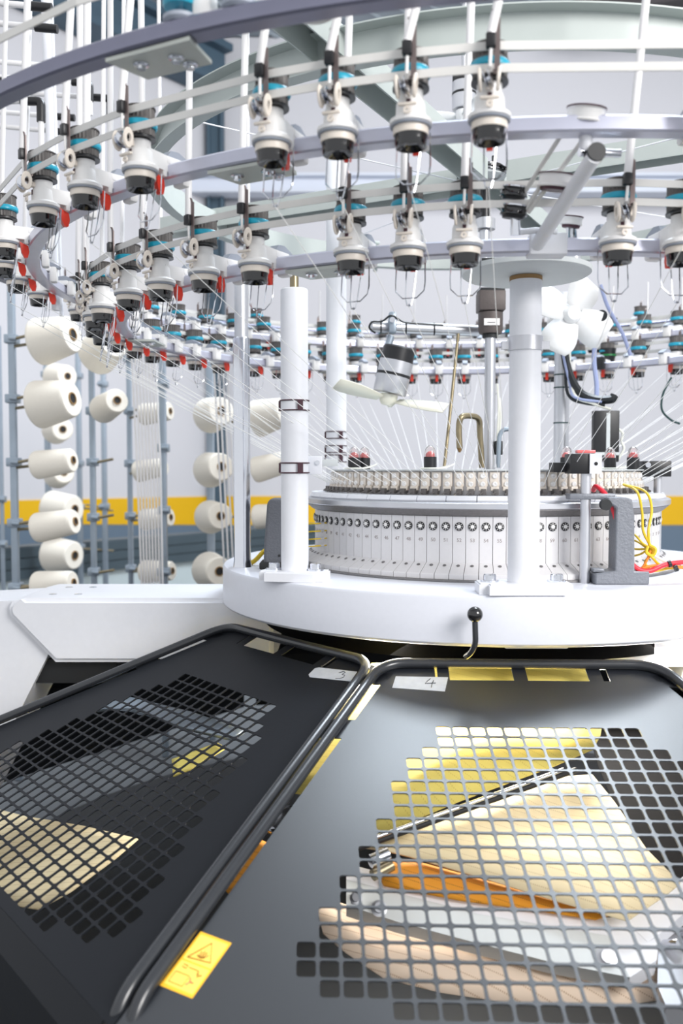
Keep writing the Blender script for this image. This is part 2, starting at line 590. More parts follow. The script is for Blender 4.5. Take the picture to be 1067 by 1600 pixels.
# left support arm and its leg
arm = thing('support_arm', 'white box arm carrying the bed on the left, above panel 3', 'machine leg', (-0.846, 2.57, 0))
x0, x1 = -0.0, 0.62
prof = [(-0.035, 0.926), (-0.045, 0.905), (-0.045, 0.882), (0.072, 0.766), (x1, 0.766), (x1, 0.93), (-0.03, 0.93)]
prof = [(-0.010, 0.926), (-0.034, 0.920), (-0.042, 0.905), (-0.040, 0.885), (0.072, 0.766), (x1, 0.766), (x1, 0.928), (0.0, 0.928)]
bm = bmesh.new()
KA = 1.071
prof = [(x * KA, 1.25 - (1.25 - z) * KA) for x, z in prof]
vf = [bm.verts.new((x, -0.16, z)) for x, z in prof]
vb = [bm.verts.new((x, 0.16, z)) for x, z in prof]
bm.faces.new(vf)
bm.faces.new(vb[::-1])
for i in range(len(prof)):
    j = (i + 1) % len(prof)
    bm.faces.new((vf[i], vb[i], vb[j], vf[j]))
ed = [e for e in bm.edges if abs(e.verts[0].co.y - e.verts[1].co.y) < 1e-6]
bmesh.ops.bevel(bm, geom=ed, offset=0.012, segments=3, affect='EDGES')
MB().bm(bm).build('arm_body', 'white_paint', arm)
for (xx, yy) in ((0.05, -0.08), (0.05, 0.07), (0.12, -0.08), (0.12, 0.07)):
    MB().lathe([(0.0, 0), (0.011, 0), (0.011, 0.001), (0.006, 0.0016), (0.0, 0.0016)], 16, Matrix.Translation((xx, yy, 0.9053))).build('screw', 'chrome', arm)
lg = MB()
pl = [(x * KA, max(0.0215, 1.25 - (1.25 - z) * KA)) for x, z in [(-0.02, 0.92), (0.02, 0.82), (0.052, 0.79), (-0.30, 0.003), (-0.62, 0.003), (-0.40, 0.90)]]
fr = [Vector((x, -0.13, z)) for x, z in pl]
bk = [Vector((x, 0.13, z)) for x, z in pl]
lg.slab(fr, bk)
lg.build('leg', 'white_paint', arm, smooth=False)
MB().box((0.11, 0.0, 0.698), (0.24, 0.22, 0.065)).build('bracket', 'dark_paint', arm)

arm = thing('support_arm', 'white rounded machine leg under the bed at the right edge', 'machine leg', (1.06, 2.03, 0))
bm = bmesh.new()
bmesh.ops.create_cube(bm, size=1)
for v in bm.verts:
    v.co = Vector((v.co.x * 0.62 + 0.02, v.co.y * 0.34, v.co.z * 0.17 + 0.83))
bmesh.ops.bevel(bm, geom=[e for e in bm.edges if abs(e.verts[0].co.y - e.verts[1].co.y) > 0.01 or abs(e.verts[0].co.z - e.verts[1].co.z) > 0.01], offset=0.025, segments=3, affect='EDGES')
MB().bm(bm, Matrix.Rotation(radians(0), 4, 'Z')).build('arm_body', 'white_paint', arm)
MB().box((0.25, 0.1, 0.382), (0.24, 0.24, 0.722), bev=0.02).build('leg', 'white_paint', arm)
MB().box((-0.29, -0.1715, 0.795), (0.008, 0.004, 0.04)).build('slot', 'clip_wire', arm)
MB().box((-0.40, 0.05, 0.845), (0.22, 0.2, 0.06), bev=0.004).build('bracket', 'white_paint', arm)

def column(name, lab, x, y, r, z1, m='white_paint', base=None, collar=None, clips=(), cap=True):
    t = thing(name, lab, 'column', (x, y, BT))
    p = MB()
    p.lathe([(r * 1.12, 0.0), (r, 0.02), (r, z1 - BT - 0.003), (r - 0.003, z1 - BT)], 40)
    p.build('shaft', m, t)
    if base:
        wd, dp, ang, sh = base
        bm = bmesh.new()
        bmesh.ops.create_cube(bm, size=1)
        for v in bm.verts:
            v.co = Vector((v.co.x * wd + sh, v.co.y * dp, v.co.z * 0.022 + 0.0112))
        bmesh.ops.bevel(bm, geom=[e for e in bm.edges if abs(e.verts[0].co.z - e.verts[1].co.z) > 0.01], offset=0.018, segments=4, affect='EDGES')
        bmesh.ops.bevel(bm, geom=[e for e in bm.edges if e.verts[0].co.z > 0.02 and e.verts[1].co.z > 0.02], offset=0.003, segments=2, affect='EDGES')
        R = Matrix.Rotation(ang, 4, 'Z')
        MB().bm(bm, R).build('base_plate', m, t)
        for s_ in (-1, 1):
            MB().lathe([(0.0185, 0), (0.0185, 0.004), (0.013, 0.004), (0.013, 0.014), (0.011, 0.016), (0, 0.016)], 6 * 4,
                       R @ Matrix.Translation((sh + s_ * (wd / 2 - 0.026), 0, 0.0223))).build('bolt', 'chrome', t)
    for zc in clips:
        c = MB()
        for dz in (-0.011, 0.011):
            pts = [(r * 1.04 * cos(a) * 1.02, r * 1.04 * sin(a), zc - BT + dz) for a in [i * 2 * pi / 40 for i in range(40)]]
            c.tube(pts, 0.0016, 6, closed=True)
        for a in (-0.35, pi + 0.3):
            c.box((r * 1.12 * cos(a - pi / 4), r * 1.12 * sin(a - pi / 4), zc - BT), (0.012, 0.01, 0.022))
        c.build('spring_clip', 'clip_wire', t)
    if collar:
        MB().lathe([(r, collar[0] - BT), (r + 0.003, collar[0] - BT), (r + 0.003, collar[1] - BT), (r, collar[1] - BT)], 40, closed=True).build('metal_band', 'steel', t)
    return t
c1 = column('support_column', 'thick white column standing on the bed left of the needle cylinder', -0.106, 2.056, 0.031, 1.653, base=(0.150, 0.10, radians(-14), 0.0), clips=(1.253, 1.393, ))
MB().lathe([(0.010, 0.654), (0.010, 0.70)], 16).build('threaded_rod', 'brass_dull', c1)
MB().lathe([(0.0, 0.70), (0.034, 0.70), (0.034, 0.706), (0.0, 0.706)], 32).build('flange', 'rough_steel', c1)
c2 = column('support_column', 'thick white column in front of the needle cylinder, under a round plate', 0.370, 1.841, 0.0318, 1.634, base=(0.188, 0.10, 0.0, 0.0), collar=(1.488, 1.516))
MB().lathe([(0.0325, 0.628), (0.0325, 0.636), (0.02, 0.636), (0.02, 0.628)], 40, closed=True).build('seal_ring', 'core_brown', c2)
MB().lathe([(0.0, 0.637), (0.122, 0.637), (0.128, 0.641), (0.129, 0.650), (0.0, 0.650)], 64).build('round_plate', 'frame_grey', c2)
sp = MB()
for k in range(5):
    sp.lathe([(0.0, 0.650), (0.014, 0.650), (0.014, 0.6875), (0.0, 0.6875)], 16, Matrix.Translation((-0.10 + 0.05 * k, 0.02 - 0.02 * (k % 2), 0)))
sp.build('spacer', 'steel', c2)
MB().box((0, 0.06, 0.672), (0.20, 0.012, 0.03), bev=0.002).build('backing_plate', 'black_plastic', c2)
MB().box((0.041, 0, 0.500), (0.014, 0.012, 0.016)).build('band_clasp', 'steel', c2)
MB().box((-0.041, 0, 0.500), (0.014, 0.012, 0.016)).build('band_clasp', 'steel', c2)
column('support_column', 'tall white column behind the needle cylinder, left of the fan', -0.017, 2.95, 0.0325, 2.30, clips=(1.285, 1.315, 1.36))
c4 = column('chrome_post', 'shiny chrome post on the left rim of the bed', -0.255, 2.329, 0.0215, 1.585, m='chrome')
MB().lathe([(0.0175, 0.586), (0.0175, 0.72)], 24).build('upper_rod', 'steel', c4)
column('chrome_post', 'slim chrome post on the bed at the right edge of the picture', 0.812, 2.10, 0.011, 1.62, m='steel')
c5 = column('cable_post', 'steel post with black cable ties rising inside the machine, right of centre', 0.69, 2.86, 0.0235, 1.66, m='steel')
for z in (1.545, 1.505, 1.395):
    MB().lathe([(0.0236, z - BT - 0.002), (0.025, z - BT - 0.002), (0.025, z - BT + 0.002), (0.0236, z - BT + 0.002)], 32, closed=True).build('cable_tie', 'cable_green', c5)
MB().lathe([(0.019, 1.66 - BT), (0.019, 1.80 - BT)], 24).build('upper_rod', 'white_paint', c5)

# ================================================================== NEEDLE CYLINDER WITH CAM SEGMENTS
head = thing('needle_cylinder', 'round needle cylinder of the knitting machine ringed by numbered cam segments', 'knitting machine', (XA, YA, BT))
hz = lambda z: z - BT
MB().lathe([(0.395, hz(1.0)), (0.515, hz(1.0)), (0.515, hz(1.004)), (0.46, hz(1.006)), (0.452, hz(1.03)), (0.452, hz(1.145)), (0.395, hz(1.145))], 120, closed=True).build('cam_base', 'rough_steel', head)
MB().lathe([(0.43, hz(1.1445)), (0.468, hz(1.1445)), (0.484, hz(1.158)), (0.484, hz(1.1595)), (0.43, hz(1.1595))], 160, closed=True).build('lower_ring', 'rough_steel', head)
MB().lathe([(0.43, hz(1.160)), (0.486, hz(1.160)), (0.488, hz(1.162)), (0.488, hz(1.173)), (0.484, hz(1.1755)), (0.43, hz(1.1755))], 160, closed=True).build('dial_ring', 'steel', head)
MB().lathe([(0.36, hz(1.19)), (0.408, hz(1.19)), (0.408, hz(1.246)), (0.36, hz(1.246))], 120, closed=True).build('guide_carrier', 'cam_alu', head)
MB().lathe([(0.20, hz(1.2465)), (0.424, hz(1.2465)), (0.424, hz(1.2495)), (0.20, hz(1.2495))], 120, closed=True).build('cover_plate', 'frame_grey', head)
# white arc plates on the dial
for i in range(-10, 12):
    a0 = radians(i * 8.4 + 0.12 + 2)
    a1 = radians((i + 1) * 8.4 - 0.12 + 2)
    MB().lathe([(0.41, 0), (0.472, 0), (0.476, 0.004), (0.470, 0.0135), (0.41, 0.0135)], 8, Matrix.Rotation(0, 4, 'Z'), closed=True, a0=-a1, a1=-a0).build('arc_plate', 'white_paint', head, loc=(0, 0, hz(1.1758)))
# cam segments, 3.75 degrees apart
bm_seg = MB()
wseg = 0.0145
def segw(r):
    return wseg * r / 0.461
prof = [(0.455, 1.1435), (0.4605, 1.1435), (0.4615, 1.1425), (0.4615, 1.0375), (0.505, 1.0165), (0.507, 1.0145), (0.507, 1.0045), (0.47, 1.0045), (0.455, 1.03)]
a = [Vector((-segw(r), -r, hz(z))) for r, z in prof]
c = [Vector((segw(r), -r, hz(z))) for r, z in prof]
bm_seg.slab(a, c)
seg_me = None
for n in range(32, 80):
    ph = 7.85 - (n - 54) * 3.75
    if seg_me is None:
        s0 = bm_seg.build('cam_segment', 'cam_alu', head, smooth=False)
        seg_me = s0.data
        s_ = s0
        kb = MB()
        kx = Matrix.Translation((0, -0.4617, hz(1.120))) @ Matrix.Rotation(pi / 2, 4, 'X')
        kb.lathe([(0.0, 0), (0.0098, 0), (0.0098, 0.0022), (0.0085, 0.003), (0.0, 0.003)], 24, kx)
        knob = kb.build('dial_knob', 'black_plastic', s_)
        kw = MB()
        kw.lathe([(0.0045, 0.003), (0.0045, 0.0044), (0.0022, 0.0048), (0.0018, 0.0036), (0, 0.0036)], 16, kx)
        for q in range(8):
            aa = q * pi / 4
            kw.lathe([(0.0, 0.003), (0.0011, 0.003), (0.0011, 0.0035), (0, 0.0035)], 6, kx @ Matrix.Translation((0.0070 * cos(aa), 0.0070 * sin(aa), 0)))
        kwo = kw.build('knob_marks', 'white_plastic', s_)
        sc = MB()
        sc.lathe([(0.0, 0), (0.004, 0), (0.004, 0.0012), (0.0, 0.0012)], 12, Matrix.Translation((0.0, -0.474, hz(1.0318))) @ Matrix.Rotation(radians(26), 4, 'X'))
        sco = sc.build('screw', 'rough_steel', s_)
        seg_parts = [knob, kwo, sco]
    else:
        s_ = bpy.data.objects.new('cam_segment', seg_me)
        C.objects.link(s_)
        s_.parent = head
        for q in seg_parts:
            k = q.copy()
            C.objects.link(k)
            k.parent = s_
    s_.rotation_euler = (0, 0, -radians(ph))
    text_obj('numeral', str(n), 0.0115, 'number_ink', s_, Matrix.Translation((0, -0.4617, hz(1.0885))) @ Matrix.Rotation(pi / 2, 4, 'X'))
# yarn guides above the dial
g0 = None
for n in range(32, 80):
    ph = 7.85 - (n - 54) * 3.75 + 1.0
    if g0 is None:
        q = MB()
        q.box((0, -0.4125, hz(1.2265)), (0.022, 0.008, 0.034), bev=0.0015)
        q.box((0, -0.416, hz(1.205)), (0.018, 0.012, 0.010), bev=0.001)
        g0 = q.build('yarn_guide', 'cream_plastic', head)
        q = MB()
        for z in (1.2345, 1.2155):
            q.lathe([(0.0, 0), (0.0062, 0), (0.0062, 0.003), (0.005, 0.0042), (0.0024, 0.0042), (0.002, 0.003), (0, 0.003)], 16, Matrix.Translation((0, -0.4166, hz(z))) @ Matrix.Rotation(pi / 2, 4, 'X'))
        gs = q.build('eyelet', 'white_plastic', g0)
        q = MB()
        q.box((0.002, -0.424, hz(1.198)), (0.012, 0.018, 0.013), bev=0.001)
        q.cyl((0.006, -0.428, hz(1.2)), (-0.008, -0.438, hz(1.1925)), 0.0018, 6)
        gf = q.build('feeder_finger', 'pulley_dark', g0)
        g_ = g0
    else:
        g_ = bpy.data.objects.new('yarn_guide', g0.data)
        C.objects.link(g_)
        g_.parent = head
        for k in (gs, gf):
            kk = k.copy()
            C.objects.link(kk)
            kk.parent = g_
    g_.rotation_euler = (0, 0, -radians(ph))

# signal lamps standing on the cylinder cover
def signal_lamp(x, y, Y, lab, cable=True):
    p = atY(x, y, Y)
    t = thing('signal_lamp', lab, 'lamp', (p.x, p.y, 1.2497), group='signal lamps on the cylinder cover')
    MB().lathe([(0.0, 0), (0.0155, 0), (0.0155, 0.030), (0.0, 0.030)], 20).build('lamp_base', 'black_plastic', t)
    MB().lathe([(0.0, 0.0302), (0.012, 0.0302), (0.011, 0.037), (0.005, 0.043), (0, 0.044)], 20).build('bulb', 'red_lens', t)
    MB().lathe([(0.0145, 0.0302), (0.0145, 0.040), (0.011, 0.051), (0.005, 0.057), (0.0, 0.0585), (0.0, 0.057), (0.0046, 0.0556), (0.0098, 0.050), (0.0132, 0.040), (0.0132, 0.0302)], 20, closed=True).build('dome', 'clear_lens', t)
    if cable:
        c = [(-0.024, -0.012, 0.0026), (0.0, -0.026, 0.0026), (0.032, -0.018, 0.0035), (0.056, -0.004, 0.012), (0.05, 0.006, 0.0095), (0.02, 0.018, 0.0026)]
        MB().tube(curve_path(c), 0.002, 6).build('cable', 'cable_white', t)
    return t
signal_lamp(553, 725, 2.32, 'red signal lamp at the left end of the cylinder cover')
signal_lamp(569, 725, 2.36, 'red signal lamp close beside the leftmost lamp on the cover', False)
signal_lamp(672, 727, 2.20, 'red signal lamp standing alone left of the white front column')
signal_lamp(885, 722, 2.28, 'red signal lamp behind the black block right of the front column', False)
signal_lamp(953, 722, 2.38, 'red signal lamp in front of the black hanging box, right side')
signal_lamp(989, 722, 2.30, 'red signal lamp at the right end of the cylinder cover', False)

# ================================================================== FEEDER RINGS, BELTS AND FEEDERS
def ring(name, lab, R, z, gaps, bm_='bar_zinc'):
    t = thing(name, lab, 'ring', (XA, YA, z))
    MB().lathe([(R + 0.003, 0), (R + 0.029, 0), (R + 0.032, 0.003), (R + 0.032, 0.021), (R + 0.029, 0.024), (R + 0.003, 0.024), (R, 0.021), (R, 0.003)], 180, closed=True).build('ring_bar', bm_, t)
    for ph in gaps:
        rot = Matrix.Rotation(-radians(ph), 4, 'Z')
        q = MB()
        q.prism([(-0.07, -R - 0.026), (0.07, -R - 0.026), (0.055, -R + 0.045), (-0.055, -R + 0.045)], -0.0062, -0.0008, rot)
        q.build('joint_plate', 'olive_steel', t)
        for bx, by in ((-0.03, 0.0), (0.025, 0.005), (0.03, 0.03)):
            MB().lathe([(0.0, -0.014), (0.006, -0.014), (0.0065, -0.009), (0.011, -0.0085), (0.011, -0.0064), (0.0, -0.0064)], 12, rot @ Matrix.Translation((bx, -R + by, 0))).build('bolt', 'chrome', t)
    return t
RU, ZU = 1.15, 1.732
RL, ZL = 0.949, 1.609
RT, ZT = 1.40, 1.809
ring('feeder_ring', 'middle of three metal feeder rings, carrying the upper row of yarn feeders', RU, ZU, (27.5, 150, -75))
ring('feeder_ring', 'lowest of the three metal feeder rings, resting on the columns', RL, ZL, (26, 95, -70, 155))
ring('feeder_ring', 'topmost thick metal ring crossing the upper left corner', RT, ZT, (27, 145, -70), 'bar_dark')

# one feeder, outward is -Y, origin at the wheel axis, level with the wheel's bottom
def make_feeder():
    t = thing('yarn_feeder', 'x', 'yarn feeder')
    q = MB()
    q.lathe([(0.0, 0.0305), (0.028, 0.0305), (0.030, 0.032), (0.030, 0.037), (0.027, 0.039), (0.0215, 0.042), (0.0205, 0.060), (0.0175, 0.066), (0.0175, 0.078), (0.0, 0.0785)], 28)
    a = [Vector((-0.019, 0.0, 0.040)), Vector((0.019, 0.0, 0.040)), Vector((0.019, 0.0, 0.066)), Vector((-0.019, 0.0, 0.066))]
    c = [Vector((-0.013, 0.052, 0.040)), Vector((0.013, 0.052, 0.040)), Vector((0.013, 0.052, 0.066)), Vector((-0.013, 0.052, 0.066))]
    q.slab(a, c)
    q.box((0, 0.066, 0.060), (0.030, 0.042, 0.013), bev=0.003)
    q.box((0, 0.0925, 0.046), (0.028, 0.019, 0.040), bev=0.006)
    q.box((0, 0.0425, 0.046), (0.028, 0.009, 0.030), bev=0.002)
    bo_ = q.build('body', 'white_plastic', t)
    MB().lathe([(0.0, 0.0274), (0.0285, 0.0274), (0.0295, 0.0290), (0.0285, 0.0302), (0.0, 0.0302)], 28).build('rim', 'grey_plastic', bo_)
    MB().box((0.0, -0.0192, 0.056), (0.006, 0.004, 0.009)).build('sensor_window', 'clip_wire', bo_)
    
    q = MB()
    pr = [(0.052, 0.0675), (0.060, 0.078), (0.078, 0.080), (0.098, 0.072), (0.110, 0.066), (0.106, 0.0605), (0.090, 0.066)]
    q.slab([Vector((-0.009, y, z)) for y, z in pr], [Vector((0.009, y, z)) for y, z in pr])
    q.build('clamp_lever', 'grey_plastic', t)
    q = MB()
    q.lathe([(0.0, 0.009), (0.012, 0.007), (0.0200, 0.0008), (0.0215, 0.0), (0.0226, 0.003), (0.0230, 0.010), (0.0240, 0.0165), (0.0, 0.0165)], 28)
    q.build('storage_wheel', 'black_gloss', t)
    MB().lathe([(0.0, 0.0167), (0.0248, 0.0167), (0.0254, 0.0195), (0.0250, 0.0272), (0.0, 0.0272)], 28).build('wheel_band', 'cream_plastic', t)
    def ribbed(z0, z1, r):
        n = 48
        p = [(r * (1.0 if i % 2 else 0.93) * cos(2 * pi * i / n), r * (1.0 if i % 2 else 0.93) * sin(2 * pi * i / n)) for i in range(n)]
        return MB().prism(p, z0, z1)
    q = ribbed(0.0845, 0.0960, 0.0245)
    q.build('drive_pulley', 'pulley_dark', t, smooth=False)
    MB().lathe([(0.0, 0.0795), (0.026, 0.0795), (0.026, 0.083), (0.012, 0.0845), (0.0, 0.0845)], 28).build('pulley_flange', 'black_plastic', t)
    MB().lathe([(0.0, 0.0962), (0.0265, 0.0962), (0.0285, 0.0985), (0.0285, 0.1045), (0.0265, 0.1072), (0.0, 0.1072)], 28).build('clutch_disc', 'teal', t)
    q = ribbed(0.1100, 0.1280, 0.0245)
    q.lathe([(0.0, 0.1075), (0.026, 0.1075), (0.026, 0.1098), (0.0, 0.110)], 28)
    q.lathe([(0.0, 0.1281), (0.026, 0.1281), (0.026, 0.130), (0.0, 0.1305)], 28)
    q.build('drive_pulley', 'pulley_dark', t, smooth=False)
    q = MB()
    mx = Matrix.Translation((-0.002, -0.034, 0.072)) @ Matrix.Rotation(radians(72), 4, 'Y') @ Matrix.Rotation(radians(12), 4, 'X')
    q.lathe([(0.0, -0.006), (0.004, -0.006), (0.0135, -0.004), (0.0135, -0.003), (0.004, -0.001), (0.004, 0.001), (0.0135, 0.003), (0.0135, 0.004), (0.004, 0.006), (0.0, 0.006)], 20, mx)
    disc_q = q
    q = MB()
    for dx, rz in ((0.0115, 5), (-0.0135, -4)):
        mm = Matrix.Translation((dx, -0.035, 0.072)) @ Matrix.Rotation(radians(rz), 4, 'Y') @ Matrix.Diagonal((1, 0.72, 1.15, 1)) @ Matrix.Rotation(pi / 2, 4, 'Y')
        q.lathe([(0.006, -0.0022), (0.013, -0.0022), (0.0145, 0), (0.013, 0.0022), (0.006, 0.0022)], 20, mm, closed=True)
    q.box((0, -0.022, 0.070), (0.010, 0.016, 0.010), bev=0.002)
    q.box((0, -0.030, 0.050), (0.026, 0.006, 0.004), bev=0.001)
    q.lathe([(0.0022, -0.0015), (0.0050, -0.0015), (0.0050, 0.0015), (0.0022, 0.0015)], 14, Matrix.Translation((0, -0.0315, 0.0415)) @ Matrix.Rotation(pi / 2, 4, 'X'), closed=True)
    tg_ = q.build('tension_guard', 'cream_plastic', t)
    disc_q.build('tension_disc', 'chrome', tg_)
    q = MB()
    q.box((0.0095, -0.036, 0.117), (0.008, 0.002, 0.070))
    q.box((0.0075, -0.030, 0.083), (0.008, 0.014, 0.003))
    q.tube([(0.0095, -0.036, 0.152), (0.008, -0.037, 0.158), (0.002, -0.040, 0.161)], 0.0018, 6)
    q.build('inlet_bracket', 'bracket_steel', t, smooth=False)
    MB().box((0.001, -0.038, 0.121), (0.0135, 0.0125, 0.018), bev=0.0015).build('inlet_collar', 'black_plastic', t)
    MB().cyl((0.001, -0.038, 0.111), (0.0, -0.036, 0.088), 0.0024, 8).build('inlet_eyelet', 'white_plastic', t)
    q = MB()
    pr = [(0.030, 0.036), (0.047, 0.0285), (0.049, 0.016), (0.046, 0.004), (0.039, 0.003), (0.033, 0.014)]
    q.slab([Vector((-0.0045 + 0.001, y, z)) for y, z in pr], [Vector((0.0055, y, z)) for y, z in pr])
    q.build('stop_lever', 'red', t)
    q = MB()
    o1 = [(-0.024, 0.024, 0.028), (-0.025, 0.020, -0.020), (-0.024, 0.016, -0.034), (-0.012, 0.013, -0.046), (0.012, 0.013, -0.046), (0.024, 0.016, -0.034), (0.025, 0.020, -0.020), (0.024, 0.024, 0.028)]
    q.tube(o1, 0.0011, 5)
    o2 = [(-0.007, 0.022, 0.006), (-0.007, 0.014, -0.046), (-0.004, 0.012, -0.058), (0.003, 0.012, -0.058), (0.006, 0.014, -0.046), (0.010, 0.024, 0.006)]
    q.tube(o2, 0.0011, 5)
    q.sphere((0.0, 0.012, -0.058), 0.0026, 8)
    q.build('wire_guide', 'chrome', t)
    return t
RCU, ZCU = RU + 0.080, ZU - 0.029
RCL, ZCL = RL + 0.078, ZL - 0.029
RCT, ZCT = RT + 0.080, ZT - 0.029
proto = make_feeder()
used = [False]
def put_feeder(R, ph, z, label, group):
    o = dup(proto) if used[0] else proto
    used[0] = True
    p = pol(R, ph, z)
    o.location = p
    o.rotation_euler = (0, 0, -radians(ph))
    o['label'] = label
    o['group'] = group
    return o
up_front = [23.6, 18.7, 13.7, 8.6]                       # left to right
up_left = [92, 83, 74, 64.5, 50.0, 42.6, 35.6]
up_rear = [a for a in range(104, 256, 6)]
lo_front = [31.9, 21.3, 15.8, 10.6, -3.0, -9.0]
lo_left = [102, 94, 86, 78, 71, 64.3, 53.8, 46.3, 38.8]
lo_rear = [108.5, 115, 121.5, 128, 137, 143, 149, 155, 161, 167, 173, 178.6, 184.6, 190.6, 196.6, 202.6, 208.6, 214.6, 221, 229, 235, 241, 247]
off_up = [-6.2, -16, -26, -36, -46, -56, -66, -76, -86, -96]
off_lo = [-15, -23, -31, -39, -47, -55, -63, -71, -79, -87, -95, -105]
FE = []                                                   # (R, phi, z, yarn label)
def batch(lst, R, z, fmt, grp, key):
    for i, ph in enumerate(lst):
        lab = fmt.replace('#', ordn(i)) if '#' in fmt else fmt
        put_feeder(R, ph, z, lab, grp)
        FE.append((R, ph, z, key, i))
batch(up_front, RCU, ZCU, 'white yarn feeder with teal wheel, # from left in the front upper row', 'yarn feeders on the upper ring', 'front upper row')
batch(up_left[::-1], RCU, ZCU, 'yarn feeder with red lever, # going left past the gap on the upper ring', 'yarn feeders on the upper ring', 'upper ring left of the gap')
batch(up_rear, RCU, ZCU, 'small far feeder, # from left, back of the upper ring', 'yarn feeders on the upper ring', 'back of the upper ring')
batch(lo_front, RCL, ZCL, 'white yarn feeder, # from left in the front lower row', 'yarn feeders on the lower ring', 'front lower row')
batch(lo_left[::-1], RCL, ZCL, 'yarn feeder with red lever, # going left round the lower ring', 'yarn feeders on the lower ring', 'left bend of the lower ring')
batch(lo_rear, RCL, ZCL, 'far feeder with red lever, # from left, back of the lower ring', 'yarn feeders on the lower ring', 'back of the lower ring')
batch(off_up, RCU, ZCU, 'yarn feeder on the upper ring beyond the right edge of the picture', 'yarn feeders beyond the right edge, upper ring', 'off upper')
batch(off_lo, RCL, ZCL, 'yarn feeder on the lower ring beyond the right edge of the picture', 'yarn feeders beyond the right edge, lower ring', 'off lower')
batch([150, 167, 195, 214], RCT, ZCT, 'far yarn feeder, # from left along the back of the topmost ring', 'yarn feeders on the topmost ring', 'back of the topmost ring')

# dark odd feeders with a green band at the right rear
def dark_feeder(R, ph, z, lab):
    t = thing('yarn_feeder', lab, 'yarn feeder', pol(R, ph, z), -radians(ph), 'black feeders with green bands')
    MB().lathe([(0.0, 0), (0.020, 0), (0.024, 0.006), (0.024, 0.016), (0.0, 0.016)], 20).build('storage_wheel', 'black_gloss', t)
    q = MB()
    q.box((0, 0.095, 0.048), (0.042, 0.03, 0.044), bev=0.005)
    q.box((0, 0.04, 0.045), (0.03, 0.084, 0.02), bev=0.003)
    q.build('body', 'black_plastic', t)
    MB().lathe([(0.0, 0.056), (0.020, 0.056), (0.028, 0.082), (0.0, 0.082)], 20).build('cone', 'black_plastic', t)
    MB().lathe([(0.0, 0.0822), (0.030, 0.0822), (0.030, 0.088), (0.0, 0.088)], 20).build('band', 'green_band', t)
    MB().lathe([(0.0, 0.0882), (0.027, 0.0882), (0.030, 0.110), (0.0, 0.110)], 20).build('top_pulley', 'black_plastic', t)
dark_feeder(RCL, 215.0 - 6.4 + 12.0 - 5.9, ZCL, 'black feeder with green band on the back of the lower ring')
dark_feeder(RCU, 213.0 - 3.9, ZCU, 'black feeder with green band on the back of the upper ring')

def belt(R, z, phis, lab, h=0.0115):
    ph = sorted(set(phis))
    ins, out = [], []
    for a in ph:
        p = pol(R + 0.0255, a, z)
        d = pol(1, a, 0) - Vector((XA, YA, 0))
        ins.append(p)
        out.append(p + d * 0.0022)
    n = len(ph)
    vs = []
    for i in range(n):
        vs += [ins[i], out[i], out[i] + Vector((0, 0, h)), ins[i] + Vector((0, 0, h))]
    fs = []
    for i in range(n):
        j = (i + 1) % n
        for k in range(4):
            l = (k + 1) % 4
            fs.append((4 * i + k, 4 * i + l, 4 * j + l, 4 * j + k))
    o = MB().add(vs, fs).build('drive_belt', 'belt_white', smooth=False)
    return tag(o, lab, 'belt', 'white toothed drive belts round the rings')
upp = up_front + up_left + up_rear + off_up
lop = lo_front + lo_left + lo_rear + off_lo
tpp = [29.5, 20.0] + [150, 167, 195, 214] + [44, 58, 72, 86, 100, 114, 132, 232, 250, 268, -76, -60, -44, -28, -12, 4]
belt(RCU, ZCU + 0.0845, upp, 'white belt under the teal wheels of the upper feeder row')
belt(RCU, ZCU + 0.1140, upp, 'white belt above the teal wheels of the upper feeder row')
belt(RCL, ZCL + 0.0845, lop, 'white belt under the teal wheels of the lower feeder row')
belt(RCL, ZCL + 0.1140, lop, 'white belt above the teal wheels of the lower feeder row')
belt(RCT - 0.02, ZCT + 0.070, tpp, 'grey belt across the top left corner above the topmost ring')

# white guide tubes that drop from above into the feeders' collars
def guide_tube(R, ph, z, lean, back, top, lab, grp, r=0.0062):
    p = pol(R, ph, z)
    a = -radians(ph)
    loc = lambda x, y, zz: p + Vector((x * cos(a) - y * sin(a), x * sin(a) + y * cos(a), zz))
    o = MB().cyl(loc(0.001, -0.038, 0.1302), loc(0.001 + lean * top, -0.038 + back * top, 0.1302 + top), r, 12).build('guide_tube', 'tube_white')
    return tag(o, lab, 'tube', grp)
for i, ph in enumerate(up_front):
    guide_tube(RCU, ph, ZCU, [0.16, 0.24, 0.26, 0.22][i], 0.03, 0.5, 'slanting white tube entering the %s feeder from left, front upper row' % ordn(i), 'white guide tubes')
for i, ph in enumerate(up_left[::-1]):
    guide_tube(RCU, ph, ZCU, [0.10, 0.06, 0.03, 0.0, 0, 0, 0][i], 0.04, 0.9, 'white tube above the %s feeder left of the gap on the upper ring' % ordn(i), 'white guide tubes')
for i, ph in enumerate(lo_front):
    guide_tube(RCL, ph, ZCL, [0.02, 0.03, 0.02, 0.03, 0.10, 0.08][i], 0.02, 0.9, 'white tube entering the %s feeder from left, front lower row' % ordn(i), 'white guide tubes')
for i, ph in enumerate(lo_left[::-1]):
    guide_tube(RCL, ph, ZCL, [0.0, -0.03, -0.02, 0, 0, 0, 0, 0, 0][i], 0.02, 1.2, 'white tube above the %s feeder round the left of the lower ring' % ordn(i), 'white guide tubes')
for i, ph in enumerate((110, 128, 146)):
    guide_tube(RCU, ph - 2, ZCU, 0.0, 0.0, 1.5, 'tall far white tube, %s from left, rising behind the upper ring' % ordn(i), 'white guide tubes')
for i, ph in enumerate(up_rear):
    if 150 < ph < 235:
        guide_tube(RCU, ph, ZCU, 0.0, 0.0, 0.13, 'short thin rod on the %s far feeder at the back of the upper ring' % ordn(i), 'thin rods on the far feeders', 0.0028)

